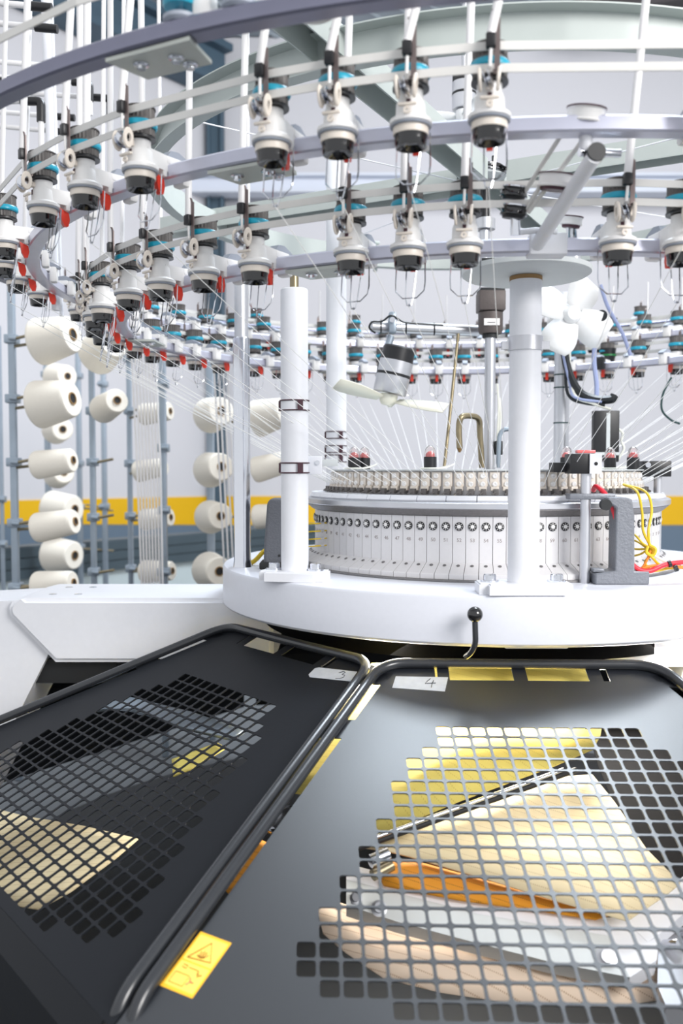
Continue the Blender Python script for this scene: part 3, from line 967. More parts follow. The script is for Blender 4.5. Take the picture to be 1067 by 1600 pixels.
# yarn strands from the feeders down to the cylinder
seen = {}
for (R, ph, z, key, i) in FE:
    if key.endswith('topmost ring'):
        continue
    a = -radians(ph)
    p = pol(R, ph, z)
    s_ = p + Vector((-0.012 * sin(a), 0.012 * cos(a), -0.060))
    if ph <= 100:
        pe = ph - 7.0 - (2.0 if ph > 15 else 0)
    else:
        pe = ph - 9.0
    e_ = pol(0.428, pe, 1.214)
    mid = (s_ + e_) / 2 + Vector((0, 0, -0.004))
    o = MB().tube([s_, mid, e_], 0.0007, 5).build('yarn_strand', 'yarn_white')
    if key.startswith('off'):
        lab, grp = 'thin white yarn slanting down from beyond the right edge to the cylinder', 'yarns slanting in from the right'
    else:
        lab, grp = 'thin white yarn from the %s feeder, %s, to the cylinder' % (ordn(i), key), 'yarns running to the cylinder'
    tag(o, lab, 'yarn', grp)

# ================================================================== BELT TENSIONER IN THE GAP OF THE LOWER RING
tn = thing('belt_tensioner', 'white tensioner arm with pulleys slanting up in the gap of the feeder row', 'tensioner', pol(RL + 0.016, 2.8, ZL))
L0 = tn.location.copy()
rel = lambda x, y, Y: atY(x, y, Y) - L0
MB().box((0, -0.002, 0.013), (0.062, 0.040, 0.036), bev=0.003).build('bracket', 'white_paint', tn)
MB().cyl(rel(838, 384, 1.52), rel(928, 245, 1.33), 0.0115, 20).build('arm_rod', 'white_paint', tn)
MB().cyl(rel(926, 246, 1.345), rel(933, 236, 1.325), 0.0135, 20).build('end_knob', 'black_plastic', tn)
MB().cyl(rel(905, 238, 1.34), rel(968, 240, 1.36), 0.006, 14).build('cross_rod', 'chrome', tn)
def pulley(nm, m, x, y, Y, r, h, n=40, m2=None):
    c = rel(x, y, Y)
    T = Matrix.Translation(c) @ Matrix.Rotation(radians(6), 4, 'Y') @ Matrix.Rotation(radians(10), 4, 'X')
    o = MB().lathe([(0.0, -h / 2), (r, -h / 2), (r * 1.03, -h / 2 + 0.002), (r * 0.97, -h / 2 + 0.004), (r * 0.97, h / 2 - 0.004), (r * 1.03, h / 2 - 0.002), (r, h / 2), (0.0, h / 2)], n, T).build(nm, m, tn)
    MB().lathe([(0.0, -h / 2 - 0.0045), (r * 0.80, -h / 2 - 0.0045), (r * 0.86, -h / 2 - 0.0003), (0.0, -h / 2 - 0.0003)], n, T).build('bearing_cap', 'clip_wire' if m == 'white_plastic' else 'black_plastic', o)
    MB().lathe([(r * 1.005, h / 2 - 0.0018), (r * 1.05, h / 2 - 0.0018), (r * 1.05, h / 2 + 0.0004), (r * 1.005, h / 2 + 0.0004)], n, T, closed=True).build('flange', 'clip_wire' if m == 'white_plastic' else 'chrome', o)
    return o
pulley('idler_pulley', 'white_plastic', 915, 181, 1.34, 0.0275, 0.021)
pulley('idler_pulley', 'white_plastic', 868, 283, 1.42, 0.0265, 0.020)
for (x, y, Y) in ((916, 172, 1.34), (870, 276, 1.42)):
    c = rel(x, y, Y)
MB().cyl(rel(915, 190, 1.34), rel(915, 237, 1.345), 0.010, 18).build('pulley_post', 'white_paint', tn)
pulley('guide_pulley', 'black_gloss', 803, 300, 1.47, 0.0215, 0.016)
pulley('guide_pulley', 'black_gloss', 803, 329, 1.47, 0.0215, 0.016)
MB().cyl(rel(805, 338, 1.475), rel(805, 368, 1.48), 0.008, 14).build('pulley_post', 'chrome', tn)
MB().cyl(rel(805, 312, 1.47), rel(805, 318, 1.47), 0.008, 14).build('pulley_post', 'chrome', tn)
MB().tube([rel(800, 364, 1.49), rel(838, 360, 1.50), rel(870, 362, 1.50)], 0.005, 8).build('link_bar', 'white_paint', tn)
pulley('guide_pulley', 'white_plastic', 893, 345, 1.55, 0.018, 0.014)
MB().cyl(rel(893, 350, 1.55), rel(893, 382, 1.55), 0.009, 14).build('pulley_post', 'chrome', tn)
q = MB()
def strip(p0, p1, wd):
    a, c = rel(*p0), rel(*p1)
    q.cyl(a, c, wd, 8)
strip((820, 300, 1.46), (890, 190, 1.345), 0.0036)
strip((822, 326, 1.46), (845, 290, 1.43), 0.0036)
strip((825, 332, 1.46), (925, 200, 1.36), 0.0036)
q.build('belt_loop', 'belt_white', tn)

# white disc of a tensioner on the topmost ring
t = thing('pulley', 'large blurred white pulley hanging at the top edge, left of centre', 'pulley', atY(488, 14, 1.22))
MB().lathe([(0.0, -0.006), (0.030, -0.006), (0.033, -0.003), (0.033, 0.03), (0.0, 0.03)], 40).build('disc', 'white_plastic', t)
MB().lathe([(0.0, 0.0302), (0.012, 0.0302), (0.012, 0.06), (0.0, 0.06)], 20).build('hub', 'rough_steel', t)
t = thing('pulley', 'small cream cap beside the white pulley at the top edge', 'pulley', atY(428, -2, 1.25))
MB().lathe([(0.0, -0.014), (0.008, -0.014), (0.012, -0.009), (0.0125, 0.03), (0.0, 0.03)], 24).build('cap', 'cream_plastic', t)
MB().lathe([(0.0, 0.0302), (0.006, 0.0302), (0.006, 0.06), (0.0, 0.06)], 20).build('pin', 'rough_steel', t)

for ph, lab in ((25.2, 'grey idler with teal wheel on top of the topmost ring, above the bolted plate'), (21.6, 'teal idler wheel on the topmost ring beside the small cream cap')):
    t = thing('belt_idler', lab, 'pulley', pol(RT + 0.010, ph, ZT + 0.0243), -radians(ph))
    MB().lathe([(0.0, 0.0), (0.020, 0.0), (0.024, 0.004), (0.024, 0.009), (0.0, 0.011)], 24).build('base_disc', 'grey_plastic', t)
    MB().lathe([(0.0, 0.0112), (0.007, 0.0112), (0.007, 0.022), (0.0, 0.022)], 16).build('post', 'chrome', t)
    MB().lathe([(0.0, 0.0222), (0.022, 0.0222), (0.024, 0.026), (0.024, 0.032), (0.022, 0.036), (0.0, 0.036)], 24).build('wheel', 'teal', t)
    MB().box((0.034, 0.006, 0.016), (0.028, 0.022, 0.030), bev=0.004).build('housing', 'white_plastic', t)
# ================================================================== OVERHEAD RING, BEAMS, HUB AND FANS
oh = thing('overhead_ring', 'large pale overhead ring frame with radial beams above the machine', 'frame', (XA, YA, 1.985))
MB().lathe([(0.868, 0), (0.900, 0), (0.900, 0.003), (0.872, 0.004), (0.872, 0.066), (0.900, 0.067), (0.900, 0.070), (0.868, 0.070)], 160, closed=True).build('rim', 'ring_grey', oh)
for ph in (28, 118, 208, 298):
    rot = Matrix.Rotation(-radians(ph), 4, 'Z')
    q = MB()
    q.box((0, -0.58, 0.079), (0.062, 1.02, 0.003), rot)
    q.box((-0.030, -0.58, 0.052), (0.003, 1.02, 0.054), rot)
    q.box((0.030, -0.58, 0.052), (0.003, 1.02, 0.054), rot)
    q.build('radial_beam', 'ring_grey', oh, smooth=False)
    for d in (0.35, 0.62, 0.86):
        MB().lathe([(0, 0), (0.006, 0), (0.006, 0.003), (0, 0.003)], 10, rot @ Matrix.Translation((0.0316, -d, 0.05)) @ Matrix.Rotation(pi / 2, 4, 'Y')).build('bolt', 'chrome', oh)
for ph in (17, 73, 163, 253):
    rot = Matrix.Rotation(-radians(ph), 4, 'Z')
    q = MB()
    q.box((0, -0.908, 0.04), (0.012, 0.012, 0.10), rot)
    q.box((0, -0.905, 0.092), (0.028, 0.026, 0.010), rot, bev=0.003)
    q.build('clamp', 'ring_grey', oh)
q = MB()
for ph in (-50, 60, 150, 240):
    q.cyl(pol(0.06, ph, 0.03) - Vector((XA, YA, 0)), pol(0.866, ph, 0.05) - Vector((XA, YA, 0)), 0.0018, 6)
q.build('tie_wire', 'white_paint', oh)
hb = thing('slip_ring_hub', 'black and chrome hub where the overhead beams meet, behind the feeders', 'hub', (XA, YA, 1.93))
MB().lathe([(0.0, 0.0), (0.014, 0.0), (0.014, 0.09), (0.0, 0.09)], 20).build('spindle', 'black_plastic', hb)
q = MB()
for k, (r, z) in enumerate(((0.055, 0.118), (0.062, 0.124), (0.050, 0.133))):
    q.lathe([(r - 0.012, z), (r, z), (r, z + 0.003), (r - 0.012, z + 0.003)], 32, closed=True)
q.cyl((-0.03, 0, 0.11), (-0.03, 0, 0.15), 0.005, 8)
q.cyl((0.02, -0.02, 0.11), (0.02, -0.02, 0.16), 0.006, 8)
q.build('contact_ring', 'black_gloss', hb)
MB().lathe([(0.0, 0.094), (0.055, 0.109), (0.057, 0.112), (0.0, 0.114)], 32).build('hub_plate', 'frame_grey', hb)
MB().lathe([(0.0, -0.03), (0.028, -0.03), (0.028, -0.002), (0.0, -0.002)], 24).build('collar', 'steel', hb)
MB().lathe([(0.0, -0.16), (0.014, -0.16), (0.014, -0.032), (0.0, -0.032)], 20).build('pipe', 'steel', hb)

def blades(parent, m, r, n, z, pitch, wide, name='blade', twist0=0.0):
    for k in range(n):
        a = twist0 + 2 * pi * k / n
        pts, pt2 = [], []
        N = 8
        for i in range(N + 1):
            u = i / N
            x = r * (0.16 + 0.84 * u)
            wv = wide * (0.55 + 0.9 * u - 0.75 * u ** 3)
            pts.append((x, wv, 0.0 + 0.012 * u))
            pt2.append((x, -wv, 0.0))
        vs, fs = [], []
        for (p, q_) in zip(pts, pt2):
            vs += [p, q_]
        for i in range(N):
            fs.append((2 * i, 2 * i + 1, 2 * i + 3, 2 * i + 2))
        mx = Matrix.Rotation(a, 4, 'Z') @ Matrix.Translation((0, 0, z)) @ Matrix.Rotation(pitch, 4, 'X')
        o = MB().add(vs, fs, mx).build(name, m, parent)
        md = o.modifiers.new('thick', 'SOLIDIFY')
        md.thickness = 0.003
        md.offset = 0

def fan(lab, loc, axis, r_m, h_m, rb, nb, m, tw, wide=0.03):
    """motor fan; local +z runs from the blades to the motor's black cap"""
    t = thing('fan', lab, 'fan', loc)
    t.rotation_euler = Vector(axis).to_track_quat('Z', 'Y').to_euler()
    MB().lathe([(0.0, 0.012), (r_m * 0.96, 0.012), (r_m, 0.016), (r_m, h_m * 0.42), (r_m * 0.97, h_m * 0.42), (r_m * 0.97, h_m * 0.48), (r_m, h_m * 0.48), (r_m, h_m * 0.72), (0.0, h_m * 0.72)], 36).build('motor', 'steel', t)
    MB().lathe([(r_m * 0.975, h_m * 0.425), (r_m * 1.01, h_m * 0.425), (r_m * 1.01, h_m * 0.475), (r_m * 0.975, h_m * 0.475)], 36, closed=True).build('motor_band', 'black_plastic', t)
    MB().lathe([(0.0, h_m * 0.722), (r_m * 0.98, h_m * 0.722), (r_m * 0.96, h_m * 0.97), (r_m * 0.88, h_m), (0.0, h_m)], 36).build('motor_cap', 'black_plastic', t)
    MB().lathe([(0.0, -0.022), (0.016, -0.022), (0.024, -0.012), (0.025, 0.008), (0.0, 0.0115)], 28).build('hub', m, t)
    blades(t, m, rb, nb, -0.006, radians(24), wide, twist0=tw)
    return t
# fan under the arm tube
fp = atY(607, 621, 2.55)
fan('small fan with cream blades and silver motor hanging from the chrome arm', fp, (0.22, -0.02, 1.0), 0.047, 0.142, 0.175, 3, 'fan_cream', radians(8), 0.030)
fp2 = atY(725, 178, 2.75)
f2 = fan('white bladed fan high up behind the upper feeder row', fp2, (0.0, 0.0, 1.0), 0.036, 0.125, 0.16, 3, 'fan_white', radians(-20), 0.03)
MB().cyl((0, 0, 0.125), (0, 0, H - fp2.z - 0.03), 0.008, 12).build('drop_rod', 'steel', f2)
# white paddle fan turning beside the cable post
fp3 = atY(893, 492, 2.62)
f3 = thing('fan', 'white wide bladed fan facing the camera right of the front column', 'fan', fp3)
f3.rotation_euler = Vector((-0.12, 1.0, -0.08)).to_track_quat('Z', 'Y').to_euler()
MB().lathe([(0.0, -0.02), (0.018, -0.02), (0.026, -0.008), (0.026, 0.012), (0.0, 0.012)], 28).build('hub', 'fan_white', f3)
blades(f3, 'fan_white', 0.118, 4, 0.0, radians(14), 0.056, twist0=radians(30))
MB().lathe([(0.0, 0.020), (0.034, 0.020), (0.034, 0.11), (0.028, 0.12), (0.0, 0.12)], 28).build('motor', 'white_plastic', f3)
p_ = atY(942, 494, 2.66) - fp3

# arm tube with cable, thin stay rod, motor, poles, hooked pipes
at_ = thing('horizontal_boom', 'horizontal chrome tube with black cable ties holding the small fan', 'boom', atY(660, 512, 2.62))
A0 = at_.location.copy()
ra = lambda x, y, Y: atY(x, y, Y) - A0
MB().cyl(ra(580, 510, 2.60), ra(748, 517, 2.68), 0.0165, 24).build('boom_tube', 'steel', at_)
q = MB()
q.box(ra(613, 505, 2.60) + Vector((0, 0, 0)), (0.022, 0.046, 0.060), bev=0.006)
q.cyl(ra(611, 525, 2.61), ra(592, 590, 2.61), 0.010, 14)
q.build('hanger', 'creel_steel', at_)
MB().lathe([(0.0, 0), (0.008, 0), (0.008, 0.005), (0.0, 0.005)], 14, Matrix.Translation(ra(613, 500, 2.572)) @ Matrix.Rotation(pi / 2, 4, 'X')).build('bolt', 'chrome', at_)
cp = [ra(586, 520, 2.60), ra(577, 512, 2.585), ra(582, 503, 2.58), ra(597, 502, 2.58), ra(612, 493, 2.57), ra(630, 503, 2.585), ra(660, 506, 2.60), ra(692, 508, 2.62)]
MB().tube(curve_path(cp), 0.0028, 8).build('cable', 'cable_black', at_)
for x in (595, 634, 678):
    c = ra(x, 510 + (x - 580) * 0.042, 2.60 + (x - 580) * 0.00047)
    MB().lathe([(0.0168, -0.002), (0.0185, -0.002), (0.0185, 0.002), (0.0168, 0.002)], 20, Matrix.Translation(c) @ Matrix.Rotation(pi / 2, 4, 'Y'), closed=True).build('cable_tie', 'cable_black', at_)
cb = [ra(606, 540, 2.57), ra(594, 560, 2.56), ra(590, 585, 2.56), ra(592, 595, 2.56)]
MB().tube(curve_path(cb), 0.0035, 8).build('cable', 'cable_black', at_)

pm = atY(766, 538, 2.60)
mo = thing('gear_motor', 'brown square motor with white sticker on top of a steel pole', 'motor', (pm.x, pm.y, 1.2497))
mh = lambda y: atY(766, y, 2.60).z - 1.2497
MB().lathe([(0.0, 0), (0.0155, 0), (0.0155, mh(528)), (0.0, mh(528))], 24).build('pole', 'steel', mo)
MB().lathe([(0.0, mh(528)), (0.022, mh(528)), (0.022, mh(522)), (0.0, mh(522))], 24).build('clamp', 'dark_rubber', mo)
MB().lathe([(0.0, mh(521.8)), (0.031, mh(521.8)), (0.035, mh(516)), (0.035, mh(489)), (0.0, mh(489))], 28).build('gearbox', 'motor_brown', mo)
MB().box((0, 0, mh(472)), (0.074, 0.074, 0.056), bev=0.004).build('motor_block', 'motor_brown', mo)
MB().box((0, 0, mh(456)), (0.070, 0.070, 0.012), bev=0.002).build('motor_cap', 'dark_rubber', mo)
MB().box((-0.002, -0.036, mh(506)), (0.044, 0.004, 0.019)).build('sticker', 'white_plastic', mo)
MB().box((-0.004, -0.0385, mh(507)), (0.022, 0.001, 0.0014)).build('sticker_print', 'ink', mo)
q = MB()
q.tube(curve_path([(0.02, -0.004, mh(600)), (0.024, -0.006, mh(640)), (0.020, -0.01, mh(690)), (0.022, -0.01, mh(728))]), 0.003, 6)
q.tube(curve_path([(0.027, -0.002, mh(622)), (0.030, -0.006, mh(650)), (0.026, -0.01, mh(690)), (0.028, -0.01, mh(728))]), 0.003, 6)
q.build('cable', 'cable_white', mo)
MB().box((0.024, -0.012, mh(700)), (0.022, 0.014, 0.040), bev=0.003).build('connector', 'dark_rubber', mo)
o = MB().tube([atY(717, 512, 2.66), atY(706, 620, 2.62), atY(694, 731, 2.56)], 0.0048, 10).build('stay_rod', 'brass_dull')
tag(o, 'thin slanting metal rod from the chrome fan arm down to the cover', 'rod')
pp = [atY(718, 700, 2.50), atY(717, 668, 2.50), atY(721, 652, 2.50), atY(736, 650, 2.52), atY(748, 656, 2.54), atY(750, 680, 2.55), atY(753, 731, 2.55)]
hk = thing('oil_pipe', 'bent brown metal pipe hooking over the cover, left of the pole', 'pipe', pp[0])
MB().tube([v - pp[0] for v in curve_path(pp)], 0.0085, 12).build('pipe', 'brass_dull', hk)
MB().cyl(Vector((0, 0, 0.0)), Vector((0, 0, -0.012)), 0.0085, 12, r2=0.003).build('tip', 'core_brown', hk)
pp = [atY(800, 670, 2.46), atY(786, 671, 2.46), atY(780, 680, 2.46), atY(778, 731, 2.46)]
o = MB().tube(round_path(pp, 0.02), 0.006, 10).build('oil_pipe', 'creel_steel')
tag(o, 'thin grey bent pipe partly behind the front column', 'pipe')
# cables, drum hose and black hanging box on the right
hx = thing('cable_bundle', 'bundle of black and grey cables curving from the steel post to the right', 'cables', atY(890, 560, 2.82))
B0 = hx.location.copy()
rb_ = lambda x, y, Y: atY(x, y, Y) - B0
for pts, r, m in (
    ([(880, 540, 2.80), (888, 580, 2.80), (905, 612, 2.78), (930, 624, 2.76), (955, 624, 2.74), (960, 618, 2.74)], 0.013, 'cable_black'),
    ([(884, 545, 2.80), (884, 600, 2.80), (892, 622, 2.78), (915, 630, 2.76), (945, 633, 2.74)], 0.005, 'cable_black'),
    ([(890, 548, 2.80), (890, 590, 2.80), (900, 620, 2.77), (925, 630, 2.75), (955, 640, 2.74)], 0.0045, 'cable_white'),
    ([(878, 548, 2.79), (890, 600, 2.79), (894, 617, 2.77), (908, 624, 2.75), (940, 628, 2.74)], 0.004, 'cable_blue'),
    ([(932, 520, 2.84), (928, 560, 2.82), (932, 600, 2.78), (932, 622, 2.76)], 0.0075, 'cable_blue'),
    ([(938, 445, 2.9), (950, 480, 2.9), (972, 520, 2.9), (985, 555, 2.9)], 0.006, 'cable_blue'),
):
    MB().tube(curve_path([rb_(*p) for p in pts]), r, 8).build('cable', m, hx)
MB().cyl(rb_(940, 493, 2.62), rb_(940, 494, 2.68), 0.016, 20).build('plug', 'cable_black', hx)
bx = thing('hanging_box', 'flat black box with pale cross lines hanging from the cables', 'box', atY(945, 725, 2.72))
bx0 = bx.location.copy()
pz1 = atY(945, 645, 2.72)
hh = pz1.z - bx0.z
MB().box((0, 0, hh / 2 + 0.006), (0.076, 0.03, hh), bev=0.003).build('box_body', 'black_plastic', bx)
MB().box((0.004, -0.0155, hh / 2), (0.011, 0.002, hh * 0.98)).build('stripe', 'frame_grey', bx)
MB().box((0, -0.0165, hh * 0.2), (0.074, 0.002, 0.009)).build('stripe', 'frame_grey', bx)
q = MB()
q.tube(curve_path([(0.035, 0, hh * 0.7), (0.052, 0, hh * 0.6), (0.048, 0, hh * 0.45), (0.056, 0, hh * 0.3), (0.040, 0, hh * 0.1)]), 0.004, 6)
q.build('cable', 'cable_white', bx)
o = MB().tube(curve_path([atY(1049, 590, 2.9), atY(1036, 615, 2.9), atY(1034, 640, 2.9), atY(1048, 656, 2.9), atY(1062, 662, 2.9)]), 0.0035, 8).build('cable', 'cable_green')
tag(o, 'dark green looping cable hanging under the far ring at right', 'cable')

# sensor blocks and brackets round the cylinder
sb = thing('sensor_post', 'silver post with black sensor block in front of the cylinder, right', 'post', (0.538, 2.0, BT))
MB().lathe([(0.0, 0), (0.0115, 0), (0.0115, 0.242), (0.0, 0.242)], 24).build('post', 'steel', sb)
MB().box((-0.006, 0.012, 0.263), (0.064, 0.055, 0.044), bev=0.002).build('sensor_block', 'black_plastic', sb)
MB().box((0.016, -0.018, 0.263), (0.026, 0.006, 0.044)).build('front_plate', 'white_paint', sb)
MB().lathe([(0, 0), (0.004, 0), (0.004, 0.0006), (0, 0.0006)], 12, Matrix.Translation((0.016, -0.0212, 0.263)) @ Matrix.Rotation(pi / 2, 4, 'X')).build('hole', 'hole_dark', sb)
MB().box((-0.002, 0.0, 0.2895), (0.040, 0.02, 0.007), bev=0.001).build('red_light', 'red_lens', sb)
MB().box((-0.04, 0.05, 0.255), (0.05, 0.05, 0.022), bev=0.002).build('side_block', 'black_plastic', sb)
MB().box((0.012, 0.006, 0.191), (0.100, 0.040, 0.013), bev=0.002).build('clamp_plate', 'cast_grey', sb)
sb2 = thing('sensor_post', 'silver post with slotted black sensor block at the far right of the cylinder', 'post', (0.815, 2.34, BT))
MB().lathe([(0.0, 0), (0.0105, 0), (0.0105, 0.232), (0.0, 0.232)], 24).build('post', 'steel', sb2)
MB().box((-0.01, 0.0, 0.252), (0.072, 0.05, 0.040), bev=0.002).build('sensor_block', 'black_plastic', sb2)
MB().lathe([(0, 0), (0.007, 0), (0.007, 0.003), (0, 0.003)], 12, Matrix.Translation((-0.035, -0.0255, 0.262)) @ Matrix.Rotation(pi / 2, 4, 'X')).build('screw', 'chrome', sb2)
# cast bracket right, like an L standing on the bed
cbk = thing('cast_bracket', 'grey cast metal bracket standing on the bed right of the column', 'bracket', (0.607, 1.985, BT))
q = MB()
pr = [(-0.055, 0.0), (0.062, 0.0), (0.062, 0.030), (0.030, 0.030), (0.028, 0.150), (0.022, 0.186), (0.010, 0.190), (-0.030, 0.190), (-0.032, 0.180), (-0.012, 0.168), (-0.012, 0.030), (-0.055, 0.024)]
q.slab([Vector((x, -0.022, z)) for x, z in pr], [Vector((x, 0.035, z)) for x, z in pr])
o = q.build('casting', 'cast_grey', cbk)
bv = o.modifiers.new('round', 'BEVEL'); bv.width = 0.003; bv.segments = 2
MB().lathe([(0, 0), (0.010, 0), (0.012, 0.006), (0.012, 0.022), (0, 0.022)], 20, Matrix.Translation((-0.034, -0.002, 0.174)) @ Matrix.Rotation(pi / 2, 4, 'X')).build('knob', 'dark_rubber', cbk)
MB().box((-0.045, 0.003, 0.030), (0.024, 0.03, 0.008), bev=0.002).build('foot_lug', 'cast_grey', cbk)
pb = atZ(432, 889, BT)
cb2 = thing('cast_bracket', 'dark speckled cast metal housing behind the left white column', 'bracket', (pb.x - 0.005, pb.y + 0.03, BT))
q = MB()
pr = [(-0.028, 0.0), (0.055, 0.0), (0.055, 0.178), (-0.008, 0.178), (-0.018, 0.168), (-0.026, 0.06)]
q.slab([Vector((x, -0.035, z)) for x, z in pr], [Vector((x, 0.035, z)) for x, z in pr])
o = q.build('casting', 'cast_iron', cb2)
bv = o.modifiers.new('round', 'BEVEL'); bv.width = 0.007; bv.segments = 3
MB().box((0.012, -0.002, 0.009), (0.098, 0.090, 0.017), bev=0.003).build('foot', 'dark_paint', cb2)
q = MB()
for xx in (0.012, 0.026):
    q.lathe([(0, 0), (0.0035, 0), (0.0035, 0.0007), (0, 0.0007)], 12, Matrix.Translation((xx, -0.0352, 0.034)) @ Matrix.Rotation(pi / 2, 4, 'X'))
q.build('screw_hole', 'hole_dark', cb2)
hl = thing('yarn_clip_holder', 'small white bracket clipped beside the left white column', 'bracket', atY(492, 727, 2.10))
MB().box((0, 0, 0), (0.034, 0.012, 0.042), bev=0.002).build('plate', 'white_paint', hl)
MB().lathe([(0, 0), (0.0055, 0), (0.0055, 0.004), (0, 0.004)], 14, Matrix.Translation((0.006, -0.006, 0.006)) @ Matrix.Rotation(pi / 2, 4, 'X')).build('screw', 'chrome', hl)
MB().box((0.035, 0.006, 0.006), (0.036, 0.012, 0.016), bev=0.001).build('tongue', 'frame_grey', hl)
MB().box((-0.0235, 0.006, 0.0), (0.0135, 0.012, 0.016)).build('arm', 'frame_grey', hl)

# colour cables on the right side of the cylinder
cz = thing('cable_loom', 'tangle of yellow and orange cables knotted beside the cylinder on the right', 'cables', atY(1010, 850, 2.02))
Z0 = cz.location.copy()
rc = lambda x, y, Y: atY(x, y, Y) - Z0
for pts, r, m in (
    ([(974, 757, 2.10), (995, 768, 2.04), (1003, 800, 2.01), (1005, 830, 2.0), (1018, 856, 2.0)], 0.0030, 'cable_yellow'),
    ([(974, 757, 2.10), (1008, 768, 2.05), (1018, 795, 2.02), (1013, 830, 2.0), (1015, 858, 2.0)], 0.0030, 'cable_yellow'),
    ([(978, 830, 2.08), (992, 836, 2.02), (1005, 850, 2.0), (1020, 858, 1.99)], 0.0024, 'cable_yellow'),
    ([(978, 842, 2.08), (995, 846, 2.02), (1010, 856, 2.0), (1020, 862, 1.99)], 0.0024, 'cable_yellow'),
    ([(979, 856, 2.07), (995, 858, 2.02), (1008, 858, 2.0), (1020, 860, 1.99)], 0.0024, 'cable_yellow'),
    ([(983, 870, 2.06), (1000, 866, 2.02), (1012, 860, 2.0), (1020, 866, 1.99)], 0.0024, 'cable_yellow'),
    ([(1024, 856, 1.99), (1014, 870, 1.99), (1008, 880, 1.99), (1020, 892, 1.99), (1045, 888, 2.0), (1075, 886, 2.0)], 0.0030, 'cable_yellow'),
    ([(1010, 862, 1.985), (1020, 872, 1.98), (1030, 882, 1.99), (1050, 886, 2.0), (1080, 884, 2.0)], 0.0030, 'cable_yellow'),
    ([(990, 904, 1.98), (1000, 892, 1.98), (1015, 885, 1.98), (1040, 884, 1.99), (1075, 888, 2.0)], 0.0034, 'cable_orange'),
    ([(988, 900, 1.99), (1004, 886, 1.985), (1012, 872, 1.985), (1016, 860, 1.985)], 0.0028, 'cable_orange'),
    ([(1022, 868, 2.0), (1036, 876, 2.0), (1058, 884, 2.01), (1080, 890, 2.02)], 0.0024, 'cable_white'),
    ([(1015, 852, 1.985), (1024, 858, 1.98), (1020, 868, 1.98), (1010, 864, 1.98), (1012, 854, 1.985)], 0.0032, 'cable_yellow'),
):
    MB().tube(curve_path([rc(*p) for p in pts]), r, 8).build('cable', m, cz)
rc_ = thing('red_cable', 'thick red cable looping from the sensor down past the grey bracket', 'cable', atY(975, 830, 2.0))
Z1 = rc_.location.copy()
pts = [(927, 766, 2.04), (931, 760, 2.02), (942, 768, 2.0), (951, 781, 1.99), (960, 802, 1.985), (968, 835, 1.975), (978, 868, 1.97), (995, 888, 1.97), (1015, 892, 1.97), (1040, 882, 1.98), (1080, 877, 2.0)]
MB().tube(curve_path([atY(*p) - Z1 for p in pts]), 0.0055, 10).build('cable', 'cable_red', rc_)
for p in ((1046, 881, 1.98), (1056, 888, 1.98)):
    MB().cyl(atY(*p) - Z1 + Vector((-0.003, 0, -0.001)), atY(*p) - Z1 + Vector((0.003, 0, 0.001)), 0.0075, 12).build('cable_tie', 'cable_black', rc_)
o = MB().tube(curve_path([atY(378, 888, 2.4), atY(398, 876, 2.36), atY(412, 862, 2.36), atY(430, 852, 2.4)]), 0.006, 8).build('cable', 'cable_yellow')
tag(o, 'short yellow cable emerging between the chrome post and cast housing', 'cable')
nz = thing('air_nozzles', 'row of thin yellow air hoses plugged into the cylinder, left side', 'hoses', atY(488, 835, 2.30))
N0 = nz.location.copy()
for k, yy in enumerate((818, 830, 842, 853)):
    MB().tube(curve_path([atY(462, yy + (4 if k != 0 else 6), 2.34) - N0, atY(482, yy + 1, 2.31) - N0, atY(496, yy, 2.30) - N0, atY(510, yy - 1, 2.32) - N0]), 0.0018, 6).build('hose', 'cable_yellow', nz)
    MB().cyl(atY(494, yy, 2.302) - N0, atY(506, yy - 1, 2.31) - N0, 0.0032, 8).build('connector', 'steel', nz)

# latch handle with black ball below the bed
lt = thing('latch_handle', 'black ball handle on a bent rod in front of the bed', 'handle', atY(742, 1012, 1.775))
T0 = lt.location.copy()
MB().sphere(atY(742, 960, 1.765) - T0, 0.0155, 24).build('ball_knob', 'black_gloss', lt)
MB().tube(round_path([atY(742, 970, 1.765) - T0, atY(743, 1006, 1.765) - T0, atY(736, 1020, 1.775) - T0, atY(728, 1026, 1.79) - T0], 0.02), 0.0058, 12).build('rod', 'panel_tube', lt)

# ================================================================== GUARD PANELS
HALF = radians(24.4)
SL = sqrt(1 + PS * PS)
pz = lambda d, off=0.0: PZ0 - PS * (d - PD0) + off
def P3(u, d, off=0.0):
    return Vector((u, -d, pz(d, off)))
D1 = 1.375
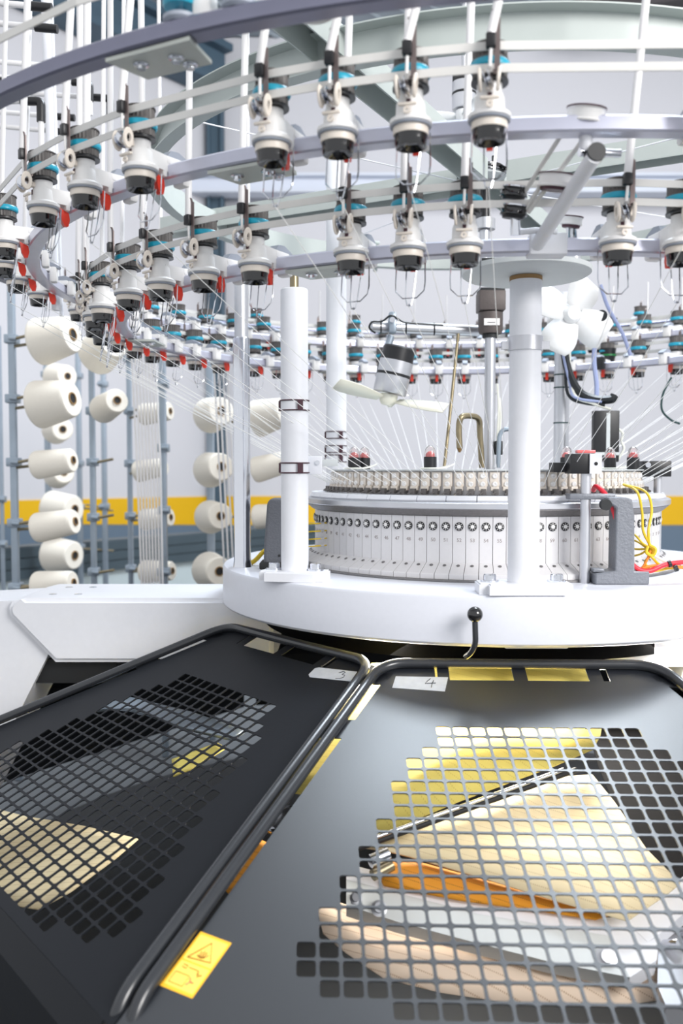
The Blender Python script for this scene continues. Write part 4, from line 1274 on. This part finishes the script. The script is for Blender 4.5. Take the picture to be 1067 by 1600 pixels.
# rows of holes: row index -> columns left and right of the middle column
ROWS = []
for k in range(20):
    for lim, n in ((2, 6), (3, 7), (5, 8), (8, 9), (10, 10), (12, 11), (14, 12), (16, 13), (99, 14)):
        if k < lim:
            break
    if k >= 17:
        n = [14, 13, 10][k - 17]
    ROWS.append(n)
PU, PV, G0 = 0.0318, 0.0277, 0.824
UC = 0.0215
def sheet_edge(d):
    return 0.329 + (d - 0.797) * 0.470
def make_sheet():
    verts, faces = [], []
    key = {}
    def V(u, d):
        k = (round(u, 5), round(d, 5))
        if k not in key:
            key[k] = len(verts)
            verts.append(P3(u, d, -0.010))
        return key[k]
    def sh(d):
        return UC + 0.07 * (d - 1.08)
    def hole(u0, u1, d0, d1):
        cu, cd = (u0 + u1) / 2, (d0 + d1) / 2
        hu, hd, r = (u1 - u0) * 0.425, (d1 - d0) * 0.43, 0.0048
        ring_ = []
        for (sx, sy, a0) in ((1, 1, 0), (-1, 1, 90), (-1, -1, 180), (1, -1, 270)):
            for q in range(4):
                a = radians(a0 + q * 30)
                ring_.append((cu + sx * (hu - r) + r * cos(a), cd + sy * (hd - r) + r * sin(a)))
        s_ = lambda u, d: (u + sh(d) , d)
        cor = [s_(u1, d1), s_(u0, d1), s_(u0, d0), s_(u1, d0)]
        rr = [s_(*p) for p in ring_]
        ci = [V(*p) for p in cor]
        base = len(verts)
        for p in rr:
            verts.append(P3(p[0], p[1], -0.010))
        for c_ in range(4):
            for q in range(3):
                faces.append((ci[c_], base + c_ * 4 + q, base + c_ * 4 + q + 1))
            nx = (c_ + 1) % 4
            faces.append((ci[c_], base + c_ * 4 + 3, base + nx * 4, ci[nx]))
    nmax = max(ROWS)
    for k, n in enumerate(ROWS):
        d0, d1 = G0 + PV * k, G0 + PV * (k + 1)
        for c_ in range(-n, n):
            hole(c_ * PU, (c_ + 1) * PU, d0, d1)
        # solid strips beside the holes out to the sheet's edge
        s0, s1 = sh(d0), sh(d1)
        for sg in (-1, 1):
            inn = n * PU
            cols = list(range(n, nmax + 1))
            for ci_ in cols:
                u0 = ci_ * PU
                last = ci_ == nmax
                u1 = (ci_ + 1) * PU
                if last or u1 > sheet_edge(d0) - 0.034:
                    a0 = sg * sheet_edge(d0)
                    a1 = sg * sheet_edge(d1)
                    faces.append((V(sg * u0 + s0, d0), V(a0, d0), V(a1, d1), V(sg * u0 + s1, d1)))
                    break
                faces.append((V(sg * u0 + s0, d0), V(sg * u1 + s0, d0), V(sg * u1 + s1, d1), V(sg * u0 + s1, d1)))
    # bands above and below the holes
    def bandf(d0, d1, top):
        n = ROWS[0] if top else ROWS[-1]
        dd = G0 if top else G0 + PV * len(ROWS)
        us = [-sheet_edge(dd)] + [c_ * PU + sh(dd) for c_ in range(-nmax if not top else -n, (nmax if not top else n) + 1)] + [sheet_edge(dd)]
        us = [u for u in us if -sheet_edge(dd) <= u <= sheet_edge(dd)]
        m_ = len(us) - 1
        od = d0 if top else d1
        oe = sheet_edge(od)
        os_ = [-oe + 2 * oe * i / m_ for i in range(m_ + 1)]
        for i in range(m_):
            faces.append((V(us[i], dd), V(us[i + 1], dd), V(os_[i + 1], od), V(os_[i], od)))
    bandf(0.690, G0, True)
    bandf(G0 + PV * len(ROWS), 1.395, False)
    b_ = MB().add(verts, faces)
    # apron below, bent down to the vertical
    dm, e = 1.395, sheet_edge(1.395)
    top = [P3(-e + 2 * e * i / 8, dm, -0.010) for i in range(9)]
    n0 = len(b_.v)
    vs, fs = [], []
    for j, (dd, dz) in enumerate(((0, 0), (0.03, -0.03), (0.042, -0.08), (0.045, -0.30))):
        for v in top:
            vs.append((v.x, v.y - dd, v.z + dz))
    for j in range(3):
        for i in range(8):
            fs.append((j * 9 + i, j * 9 + i + 1, j * 9 + 10 + i, j * 9 + 9 + i))
    b_.add(vs, fs)
    # bridging tabs to the tube
    for (u, d, wu, wd) in ((-0.158, 0.672, 0.012, 0.05), (-0.003, 0.672, 0.014, 0.05), (0.148, 0.672, 0.014, 0.05), (-0.235, 0.672, 0.06, 0.05), (0.235, 0.672, 0.06, 0.05)):
        b_.add([P3(u - wu, d - wd / 2, -0.0101), P3(u + wu, d - wd / 2, -0.0101), P3(u + wu, d + wd / 2, -0.0101), P3(u - wu, d + wd / 2, -0.0101)], [(0, 1, 2, 3)])
    for sg in (-1, 1):
        for d0, d1 in ((0.67, 0.705), (0.81, 0.86), (1.30, 1.395)):
            b_.add([P3(sg * (sheet_edge(d0) - 0.01), d0, -0.0101), P3(sg * tan(HALF) * d0, d0, -0.0101), P3(sg * tan(HALF) * d1, d1, -0.0101), P3(sg * (sheet_edge(d1) - 0.01), d1, -0.0101)], [(0, 1, 2, 3)])
    return b_
sheet_me = None
def guard(phi, lab):
    global sheet_me
    t = thing('guard_panel', lab, 'guard panel', (XA, YA, 0), -radians(phi), 'black mesh guard panels round the machine')
    if sheet_me is None:
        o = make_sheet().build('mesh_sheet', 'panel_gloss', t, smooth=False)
        md = o.modifiers.new('thick', 'SOLIDIFY')
        md.thickness = 0.0022
        md.offset = 0
        th = tan(HALF)
        q = MB()
        pts = [P3(-th * 1.39, 1.39) + Vector((0, -0.01, -0.20)), P3(-th * 1.385, 1.385), P3(-th * PD0, PD0), P3(th * PD0, PD0), P3(th * 1.385, 1.385), P3(th * 1.39, 1.39) + Vector((0, -0.01, -0.20))]
        # keep neighbouring tubes apart
        pts = [Vector((p.x - 0.0125 * (1 if p.x > 0 else -1), p.y, p.z)) for p in pts]
        q.tube(round_path(pts, 0.055, 8), 0.0105, 16)
        f_ = q.build('frame_tube', 'panel_tube', t)
        sheet_me = (o, f_)
    else:
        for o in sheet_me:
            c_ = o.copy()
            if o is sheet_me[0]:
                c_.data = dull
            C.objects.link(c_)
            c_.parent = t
    return t
gp4 = guard(2.0, 'black mesh guard panel marked 4, nearest at the lower right')
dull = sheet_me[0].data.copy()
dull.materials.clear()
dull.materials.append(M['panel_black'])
gp3 = guard(50.9, 'black mesh guard panel marked 3, at the lower left')
for ph, lab in ((126, 'black mesh guard panel behind the left arm, glimpsed through panel 3'), (174, 'black mesh guard panel at the back of the machine, opposite panel 4'), (-88, 'black mesh guard panel on the far right side of the machine'), (-137, 'black mesh guard panel at the right rear of the machine')):
    guard(ph, lab)
# tape with number, and warning sticker, lying on the sheet
nrm = Vector((0, PS, -1)).normalized()
def on_sheet(u, d, h):
    return P3(u, d, -0.010 + 0.0012 + h)
def sticker(nm, par, quad, m, h=0.0004, lab=None):
    a = [on_sheet(u, d, h) for u, d in quad]
    o = MB().slab(a, [v - Vector((0, 0, 0.00035)) for v in a]).build(nm, m, par, smooth=False)
    if lab:
        o['label'] = lab
    return o
def sheet_mx(u, d, h, ang=0.0):
    # text plane: local x along +u, local y up the slope (towards the machine), z off the sheet
    y = Vector((0, 1, PS)).normalized()
    x = Vector((1, 0, 0))
    z = x.cross(y)
    p = on_sheet(u, d, h)
    R = Matrix((x, y, z)).transposed().to_4x4()
    return Matrix.Translation(p) @ R @ Matrix.Rotation(ang, 4, 'Z')
tp4 = sticker('number_tape', gp4, [(-0.255, 0.680), (-0.149, 0.682), (-0.159, 0.726), (-0.263, 0.716)], 'tape_silver', lab='silver tape strip with a handwritten 4')
tp3 = sticker('number_tape', gp3, [(0.153, 0.700), (0.160, 0.694), (0.268, 0.677), (0.283, 0.708), (0.172, 0.728), (0.160, 0.722)], 'tape_silver', lab='silver tape strip with a handwritten 3')
def strokes(par, mx, lines, r, m='ink'):
    q = MB()
    for ln in lines:
        q.tube([mx @ Vector((x, y, 0)) for x, y in ln], r, 5)
    return q.build('handwriting', m, par)
strokes(tp4, sheet_mx(-0.187, 0.700, 0.0006, 0.0), [[(0.002, 0.014), (-0.005, 0.005), (-0.010, -0.003), (0.012, -0.001)], [(0.008, 0.008), (0.004, -0.004), (0.002, -0.016)]], 0.0008)
strokes(tp3, sheet_mx(0.243, 0.698, 0.0006, radians(38)), [[(-0.009, 0.012), (0.002, 0.014), (0.006, 0.009), (0.0, 0.002), (0.007, -0.003), (0.006, -0.011), (-0.002, -0.014), (-0.012, -0.010)]], 0.0008)
WQ = [(-0.546, 1.257), (-0.499, 1.274), (-0.539, 1.354), (-0.586, 1.337)]
# local frame of the warning sticker: s across, t along
def wq(s_, t_):
    a, b_, c_, d_ = [Vector(p) for p in WQ]
    p = (a * (1 - s_) + b_ * s_) * (1 - t_) + (d_ * (1 - s_) + c_ * s_) * t_
    return (p.x, p.y)
wl4 = sticker('warning_label', gp4, WQ, 'warning_yellow', lab='yellow warning label with hand hazard triangle')
sticker('warning_field', wl4, [wq(0.06, 0.05), wq(0.94, 0.05), wq(0.94, 0.50), wq(0.06, 0.50)], 'warning_pale', 0.0007)
sticker('warning_field', wl4, [wq(0.06, 0.53), wq(0.94, 0.53), wq(0.94, 0.95), wq(0.06, 0.95)], 'warning_pale', 0.0007)
q = MB()
def wline(pts, r):
    q.tube([on_sheet(*wq(s_, t_), 0.0010) for s_, t_ in pts], r, 5)
wline([(0.16, 0.46), (0.84, 0.42), (0.52, 0.12), (0.16, 0.46)], 0.0009)
wline([(0.38, 0.38), (0.50, 0.40), (0.60, 0.38)], 0.0012)
wline([(0.44, 0.38), (0.42, 0.30)], 0.0008)
wline([(0.50, 0.38), (0.50, 0.28)], 0.0008)
wline([(0.55, 0.38), (0.58, 0.29)], 0.0008)
wline([(0.60, 0.38), (0.66, 0.32)], 0.0008)
wline([(0.2, 0.58), (0.34, 0.58), (0.34, 0.63), (0.2, 0.62)], 0.0006)
wline([(0.4, 0.60), (0.7, 0.60), (0.7, 0.66), (0.85, 0.66)], 0.0006)
wline([(0.14, 0.72), (0.56, 0.72), (0.56, 0.90), (0.14, 0.90), (0.14, 0.72)], 0.0005)
wline([(0.72, 0.62), (0.76, 0.70), (0.84, 0.64)], 0.0006)
q.build('pictogram', 'warning_brown', wl4)
q = MB()
wline([(0.62, 0.74), (0.68, 0.80), (0.62, 0.86)], 0.0010)
wline([(0.68, 0.80), (0.78, 0.80)], 0.0010)
q.build('pictogram', 'warning_red', wl4)

mb = thing('dark_underplate', 'black round plate added on the floor inside the machine to darken the view under the mesh panels', 'housing', (XA, YA, 0.0))  # black plate added to darken the floor seen through the mesh
MB().lathe([(0.0, 0.002), (1.55, 0.002), (1.55, 0.02), (0.0, 0.02)], 64).build('base_plate', 'dark_paint', mb)
MB().lathe([(0.0, 0.0205), (0.16, 0.0205), (0.16, 0.30), (0.0, 0.30)], 40).build('takedown_drum', 'dark_paint', mb)
# ================================================================== TAKE-DOWN AND FABRIC UNDER THE PANELS
def patch(name, m, outline, phi, offs, lab, cat, thick=0.004, bulge=0.0):
    """cloth or plate with thickness, outline given where it is seen, at a depth under the panel"""
    pts = [under(x, y, phi, offs if not isinstance(offs, list) else offs[i]) for i, (x, y) in enumerate(outline)]
    cen = sum(pts, Vector()) / len(pts) + Vector((0, 0, bulge))
    vs, fs = [cen], []
    n = len(pts)
    R = 4
    for k in range(1, R + 1):
        u = k / R
        for p in pts:
            q_ = cen.lerp(p, u)
            q_.z = cen.z + (p.z - cen.z) * (u ** 2 if bulge else u)
            vs.append(q_)
    for i in range(n):
        j = (i + 1) % n
        fs.append((0, 1 + i, 1 + j))
        for k in range(R - 1):
            fs.append((1 + k * n + i, 1 + (k + 1) * n + i, 1 + (k + 1) * n + j, 1 + k * n + j))
    o = MB().add(vs, fs).build(name, m)
    md = o.modifiers.new('thick', 'SOLIDIFY')
    md.thickness = thick
    md.offset = -1
    if lab:
        tag(o, lab, cat)
    return o
patch('knitted_fabric', 'fabric_yellow', [(660, 1120), (700, 1100), (800, 1095), (900, 1098), (945, 1105), (938, 1150), (926, 1172), (868, 1197), (720, 1252), (570, 1314), (560, 1290), (600, 1200)], 2, -0.16, 'pale yellow knitted fabric above the diagonal rod, under panel 4', 'fabric', bulge=0.02)
patch('knitted_fabric', 'fabric_cream', [(560, 1325), (720, 1272), (868, 1216), (925, 1212), (960, 1255), (1010, 1330), (1062, 1382), (1040, 1400), (980, 1440), (880, 1412), (760, 1375), (640, 1340), (600, 1330)], 2, -0.19, 'large cream knitted fabric sheet below the diagonal rod, under panel 4', 'fabric', bulge=0.008)
patch('knitted_fabric', 'fabric_orange', [(575, 1345), (640, 1345), (760, 1378), (880, 1412), (950, 1432), (930, 1438), (840, 1424), (720, 1408), (600, 1385)], 2, -0.215, 'narrow orange strip of fabric underside above the white beam', 'fabric')
patch('knitted_fabric', 'fabric_pink', [(490, 1400), (600, 1434), (747, 1470), (900, 1500), (984, 1520), (1034, 1488), (1045, 1560), (960, 1575), (800, 1568), (690, 1552), (600, 1530), (540, 1490), (505, 1460)], 2, -0.30, 'rolled cream fabric with pin holes below the white beam', 'fabric', bulge=0.02)
sr = thing('spreader_rod', 'dark and chrome spreader rod crossing diagonally under panel 4', 'rod', under(720, 1256, 2, -0.155))
s0 = sr.location.copy()
MB().cyl(under(560, 1318, 2, -0.155) - s0, under(880, 1203, 2, -0.155) - s0, 0.0045, 12).build('chrome_rod', 'chrome', sr)
MB().cyl(under(560, 1325, 2, -0.163) - s0, under(900, 1203, 2, -0.163) - s0, 0.0055, 12).build('dark_rod', 'dark_paint', sr)
MB().cyl(under(578, 1346, 2, -0.165) - s0, under(606, 1334, 2, -0.165) - s0, 0.012, 16).build('end_sleeve', 'chrome', sr)
MB().cyl(under(582, 1368, 2, -0.18) - s0, under(612, 1352, 2, -0.18) - s0, 0.010, 16).build('end_sleeve', 'brass_dull', sr)
tb = thing('takedown_beam', 'white box beam with bolts crossing under panel 4', 'beam', under(760, 1450, 2, -0.23))
t0 = tb.location.copy()
def uq(l, off, e=0.0):
    return [under(x, y, 2, off + e) - t0 for x, y in l]
A = uq([(541, 1349), (541, 1374), (747, 1428), (952, 1462), (1012, 1472), (972, 1434), (927, 1433), (747, 1404)], -0.225)
MB().slab(A, [v - Vector((0, 0, 0.006)) for v in A]).build('top_face', 'white_paint', tb, smooth=False)
A = uq([(541, 1374), (747, 1428), (952, 1462), (984, 1527), (860, 1503), (747, 1474), (620, 1440), (541, 1414)], -0.2252)
Bq = [v + Vector((0, 0.02, -0.03)) for v in A]
MB().slab(A, Bq).build('front_face', 'frame_grey', tb, smooth=False)
A = uq([(972, 1434), (1012, 1472), (1040, 1452), (1100, 1400), (1100, 1345), (1040, 1390)], -0.2245)
MB().slab(A, [v - Vector((0, 0, 0.02)) for v in A]).build('side_beam', 'white_paint', tb, smooth=False)
A = uq([(952, 1462), (1012, 1472), (1030, 1462), (1026, 1500), (984, 1527)], -0.2248)
MB().slab(A, [v - Vector((0, -0.01, 0.03)) for v in A]).build('corner_plate', 'white_paint', tb, smooth=False)
for (x, y, r) in ((556, 1404, 0.011), (592, 1420, 0.014), (947, 1496, 0.017)):
    c_ = under(x, y, 2, -0.222) - t0
    o = MB().lathe([(0, 0), (r, 0), (r, 0.003), (r * 0.6, 0.004), (r * 0.6, 0.010), (0, 0.010)], 20, Matrix.Translation(c_) @ Matrix.Rotation(radians(50), 4, 'X')).build('bolt', 'steel', tb)
q = thing('machine_bracket', 'bright metal bracket at the right edge under panel 4', 'bracket', under(1060, 1500, 2, -0.25))
q0 = q.location.copy()
A = [under(x, y, 2, -0.25) - q0 for x, y in [(1028, 1462), (1110, 1440), (1110, 1580), (1040, 1570), (1027, 1540)]]
MB().slab(A, [v - Vector((0, 0, 0.03)) for v in A]).build('plate', 'steel', q, smooth=False)
for (x, y) in ((1034, 1475), (1062, 1456)):
    c_ = under(x, y, 2, -0.248) - q0
    MB().cyl(c_, c_ + Vector((0.02, -0.02, 0.012)), 0.007, 12).build('bolt', 'chrome', q)
patch('dark_backing', 'shade_black', [(900, 1080), (1120, 1080), (1160, 1460), (1060, 1430), (960, 1260), (935, 1200)], 2, -0.34, 'black sheet added for the dark interior at the right, behind the fabric under panel 4', 'backing')  # black sheet standing in for the unlit space behind the fabric
patch('knitted_fabric', 'fabric_yellow', [(580, 1036), (760, 1034), (935, 1038), (930, 1066), (760, 1066), (575, 1066)], 2, -0.05, 'strip of yellow fabric showing in the slots along the top of panel 4', 'fabric')
# under panel 3
patch('knitted_fabric', 'fabric_cream', [(-60, 1250), (40, 1275), (130, 1290), (215, 1310), (180, 1340), (110, 1392), (60, 1420), (-60, 1400)], 52.6, -0.24, 'dim tan fabric glimpsed through the lower holes of panel 3', 'fabric')
patch('takedown_plate', 'creel_steel', [(140, 1090), (200, 1088), (300, 1112), (380, 1140), (360, 1152), (290, 1136), (210, 1112), (150, 1108)], 52.6, -0.10, 'blue-grey metal strip seen through the upper holes of panel 3', 'plate', 0.01)
patch('knitted_fabric', 'fabric_yellow', [(268, 1186), (340, 1160), (352, 1168), (300, 1200), (270, 1212)], 52.6, -0.12, 'scrap of yellow fabric seen through the right holes of panel 3', 'fabric')
patch('knitted_fabric', 'fabric_yellow', [(430, 1235), (520, 1120), (575, 1050), (620, 1045), (600, 1100), (560, 1130), (480, 1240)], 27, -0.12, 'yellow fabric edge showing in the gap beside panel 4', 'fabric')
patch('takedown_plate', 'chrome', [(405, 1290), (450, 1258), (470, 1262), (430, 1300)], 27, -0.10, 'shiny metal piece in the gap between panels 3 and 4', 'plate', 0.01)
patch('knitted_fabric', 'fabric_orange', [(340, 1380), (400, 1310), (420, 1320), (360, 1400)], 27, -0.14, 'brown fabric corner in the gap between panels 3 and 4', 'fabric')
def spool(x, y, Y, r, L, ax, lab):
    pass

# ================================================================== YARN CREEL AT THE LEFT
def make_cone(name, r0, r1, L):
    """yarn cone: axis +z, wide end at z=0"""
    t = thing(name, 'x', 'yarn cone')
    MB().lathe([(0.0, 0.0), (r0 * 0.93, 0.0), (r0 * 0.985, 0.006), (r0, 0.016), (r1, L - 0.014), (r1 * 0.975, L - 0.005), (r1 * 0.9, L), (r1 * 0.36, L + 0.001), (0.0, L)], 48).build('yarn', 'yarn_cream', t)
    MB().lathe([(r1 * 0.34, L - 0.002), (r1 * 0.34, L + 0.006), (r1 * 0.27, L + 0.006), (r1 * 0.27, L - 0.02)], 24, closed=True).build('core', 'core_brown', t)
    MB().lathe([(0.0, L + 0.0012), (r1 * 0.27, L + 0.0012), (r1 * 0.27, L + 0.0025), (0.0, L + 0.0025)], 24).build('core_hole', 'hole_dark', t)
    return t
cone_full = make_cone('yarn_cone', 0.100, 0.078, 0.165)
cone_mid = make_cone('yarn_cone', 0.056, 0.047, 0.160)
cone_usd = {}
def place_cone(proto_, x, y, Y, ax, sc, lab):
    o = dup(proto_) if cone_usd.get(proto_.name) else proto_
    cone_usd[proto_.name] = True
    o.location = atY(x, y, Y)
    o.rotation_euler = Vector(ax).to_track_quat('Z', 'Y').to_euler()
    o.scale = (sc, sc, sc)
    o['label'] = lab
    o['group'] = 'cream yarn cones on the creel'
POSTS = {}
def creel_post(x, Y, wpx, ztop, pegs, lab, side=1, m='creel_steel'):
    p = atY(x, 733, Y)
    t = thing('creel_post', lab, 'post', (p.x, p.y, 0), group='steel posts of the yarn creel')
    r = wpx / 2 / FPX * Y
    POSTS[x] = (t, r)
    MB().box((0, 0, ztop / 2 + 0.001), (2 * r * 0.95, 2 * r * 0.95, ztop), bev=r * 0.3).build('upright', m, t)
    for (py, l) in pegs:
        z = atY(x, py, Y).z
        q_ = MB()
        q_.box((0, 0, z), (2 * r + 0.022, 2 * r + 0.02, 0.035), bev=0.004)
        q_.cyl((0, -r - 0.012, z), (0.03 * side, -r - 0.018, z - 0.002), 0.009, 10)
        q_.build('clamp', 'creel_steel', t)
        if l:
            MB().cyl((0.01 * side, -r - 0.012, z - 0.004), (l * side, -r - 0.012 - l * 0.25, z + l * 0.12), 0.006, 10).build('peg', 'brass_dull', t)
creel_post(22, 3.6, 11, 2.0, [(530, 0.10), (623, 0.10), (722, 0.10), (817, 0.10), (917, 0.10)], 'steel creel post carrying the big cones at far left')
creel_post(145, 3.95, 9, 2.0, [(560, 0.05), (642, 0.04), (722, 0.10), (808, 0.10), (893, 0.10)], 'steel creel post with empty pegs, second from left')
creel_post(203, 4.3, 8, 1.9, [(560, 0.05), (642, 0.06), (724, 0.06), (806, 0.06), (888, 0.06)], 'thin steel creel post left of the white tube bundle')
creel_post(255, 3.9, 11, 1.9, [(600, 0.0), (700, 0.0), (797, 0.0), (893, 0.0)], 'steel creel post right of the white tube bundle')
creel_post(329, 4.15, 12, 1.9, [(640, 0.02), (727, 0.02), (803, 0.02), (886, 0.02)], 'dark steel channel post carrying the round cones')
creel_post(75, 5.3, 9, 2.0, [(585, 0.06), (665, 0.06), (735, 0.06), (796, 0.1), (855, 0.1)], 'faint far creel post behind the big cones at left')
creel_post(124, 5.6, 8, 2.0, [(587, 0.06), (724, 0.06), (792, -0.2), (855, -0.2)], 'faint far creel post left of the second post', -1)
creel_post(163, 5.6, 8, 2.0, [(600, 0.0), (791, 0.1)], 'faint far creel post right of the second post', -1)
creel_post(2, 4.8, 6, 2.0, [(780, 0.03), (850, 0.03)], 'far creel post cut by the left edge of the picture')
cones = [
    (cone_full, 60, 535, 3.55, (0.93, -0.26, 0.16), 0.92, 'big cream yarn cone at far left, topmost of its post'),
    (cone_full, 58, 633, 3.55, (0.93, -0.26, 0.14), 0.94, 'big cream yarn cone at far left, second from the top'),
    (cone_mid, 56, 727, 3.55, (0.94, -0.22, 0.12), 1.0, 'slim cream yarn cone at far left, third from the top'),
    (cone_mid, 57, 825, 3.55, (0.94, -0.22, 0.16), 1.05, 'slim cream yarn cone at far left in front of the yellow stripe'),
    (cone_mid, 57, 915, 3.55, (0.94, -0.22, 0.10), 1.0, 'slim cream yarn cone at far left, half hidden behind the white arm'),
    (cone_full, 150, 556, 3.8, (0.62, -0.60, 0.28), 0.86, 'cream yarn cone partly hidden by the feeders at left'),
    (cone_mid, 160, 640, 3.8, (0.55, -0.80, 0.16), 1.06, 'cream yarn cone facing the camera on the second post'),
    (cone_full, 85, 590, 5.2, (0.7, -0.6, 0.0), 0.8, 'pale far cone behind the upper big cones at left'),
    (cone_full, 86, 672, 5.2, (0.5, -0.7, 0.0), 0.8, 'pale far cone just below the second big cone at left'),
    (cone_full, 88, 742, 5.2, (0.5, -0.7, 0.1), 0.8, 'pale far cone behind the third cone at left'),
    (cone_full, 80, 795, 5.0, (0.85, -0.4, 0.0), 1.0, 'pale far cone in front of the yellow stripe at left'),
    (cone_full, 80, 866, 5.0, (0.85, -0.4, 0.0), 1.0, 'pale far cone standing before the dark rail at left'),
    (cone_mid, 222, 648, 4.2, (0.94, -0.30, 0.10), 0.9, 'thin cream cone behind the white tubes, topmost of its post'),
    (cone_mid, 214, 737, 4.2, (0.94, -0.30, 0.16), 0.9, 'thin cream cone behind the white tubes, second from the top'),
    (cone_mid, 224, 812, 4.2, (0.94, -0.34, 0.10), 0.9, 'thin cream cone behind the white tubes at the yellow stripe'),
    (cone_mid, 224, 893, 4.2, (0.94, -0.34, 0.06), 0.95, 'thin cream cone behind the white tubes, lowest of its post'),
    (cone_full, 326, 650, 4.0, (0.52, -0.80, 0.12), 0.78, 'round cream cone left of the chrome post, topmost of four'),
    (cone_full, 326, 735, 4.0, (0.52, -0.80, 0.12), 0.78, 'round cream cone left of the chrome post, second of four'),
    (cone_full, 327, 808, 4.0, (0.50, -0.82, 0.08), 0.74, 'round cream cone left of the chrome post, at the yellow stripe'),
    (cone_full, 325, 890, 4.0, (0.48, -0.84, 0.04), 0.80, 'round cream cone left of the chrome post, lowest of four'),
    (cone_full, 400, 655, 3.9, (0.85, -0.35, 0.20), 0.80, 'cream cone between the chrome post and white column, topmost'),
    (cone_mid, 398, 735, 3.9, (0.90, -0.30, 0.24), 1.0, 'cream cone between the chrome post and white column, middle'),
    (cone_mid, 400, 808, 3.9, (0.90, -0.34, 0.10), 0.95, 'cream cone between the chrome post and white column, at the stripe'),
]
PEG = [22, 22, 22, 22, 22, 145, 145, 75, 75, 75, 75, 75, 203, 203, 203, 203, 329, 329, 329, 329, 329, 329, 329]
for c_, px_ in zip(cones, PEG):
    place_cone(*c_)
    t, r = POSTS[px_]
    p = atY(c_[1], c_[2], c_[3]) - t.location
    ax = Vector(c_[4]).normalized()
    MB().tube([Vector((0, 0, p.z - 0.01)), Vector((0, 0, p.z - 0.01)).lerp(p, 0.6) , p + ax * 0.002, p + ax * 0.10 * c_[5]], 0.006, 8).build('cone_peg', 'brass_dull', t)
# plastic yarn tubes hanging among the posts
for i in range(8):
    xt = 205 + i * 5.2
    o = MB().tube([atY(xt, 545, 3.7), atY(xt + 9, 720, 3.7), atY(xt + 13 + (7 - i) * 0.6, 935, 3.72)], 0.0042, 8).build('yarn_tube', 'tube_white')
    tag(o, 'thin white plastic tube, %s from left in the bundle between creel posts' % ordn(i), 'tube', 'white tubes between the creel posts')
for i in range(4):
    xt = 333 + i * 7.0
    o = MB().tube([atY(xt, 555, 3.5), atY(xt + 6, 660, 3.5), atY(xt + 17, 880, 3.52)], 0.0036, 8).build('yarn_tube', 'tube_white')
    tag(o, 'thin white plastic tube, %s from left in front of the round cones' % ordn(i), 'tube', 'white tubes in front of the round cones')
# horizontal tubes with black elbows at the upper left
def elbow_tube(pts, Y, lab, el=True):
    P = [atY(x, y, Y) for x, y in pts]
    t = thing('elbow_tube', lab, 'tube', P[1], group='white creel tubes with black elbows')
    o_ = P[1].copy()
    r = 0.0078
    MB().cyl(P[0] - o_, Vector((0, 0, 0)), r, 12).build('tube', 'tube_white', t)
    d0 = (P[0] - o_).normalized()
    if len(P) > 2:
        d1 = (P[2] - o_).normalized()
        MB().tube(round_path([d0 * 0.055, Vector((0, 0, 0)), d1 * 0.055], 0.012, 4), r * 1.5, 10).build('elbow', 'black_plastic', t)
        MB().cyl(d1 * 0.05, P[2] - o_, r, 12).build('drop_tube', 'tube_white', t)
    else:
        MB().cyl(d0 * 0.05, -d0 * 0.01, r * 1.5, 12).build('end_cap', 'black_plastic', t)
elbow_tube([(-30, 2), (75, 12)], 2.4, 'white horizontal tube with black end, topmost at upper left')
elbow_tube([(-30, 34), (84, 45)], 2.5, 'white horizontal tube with black end, second from the top at left')
elbow_tube([(-40, 94), (92, 104)], 3.0, 'plain white horizontal tube in the middle of the upper left tubes')
elbow_tube([(-40, 122), (10, 128), (16, 126)], 2.7, 'short white tube with black end at the left edge')
elbow_tube([(-40, 118), (140, 130), (141, 180)], 2.9, 'white tube bending down at a black elbow beside the slim white tubes')
elbow_tube([(-40, 140), (172, 154), (172, 260)], 2.95, 'white tube with the rightmost black elbow at upper left')
elbow_tube([(-40, 158), (64, 158), (65, 330)], 2.5, 'white tube with a black elbow left of the thick pair of tubes')
elbow_tube([(-40, 172), (112, 184)], 3.1, 'white horizontal tube under the elbows, upper of the last two')
elbow_tube([(-40, 194), (95, 206)], 3.1, 'white horizontal tube under the elbows, lowest of all')
elbow_tube([(124, 60), (127, 126), (128, 215)], 2.9, 'upright white tube with a black joint at upper left')
for i, (x, wpx, Y) in enumerate(((86, 13, 2.6), (95, 6, 2.7))):
    p = atY(x, 400, Y)
    o = MB().cyl((p.x, p.y, 1.70), (p.x - 0.02, p.y, 2.75), wpx / 2 / FPX * Y, 16).build('frame_tube', 'white_paint')
    tag(o, ['thick white upright tube at the upper left of the machine', 'slim white upright tube touching the thick one at upper left'][i], 'tube')
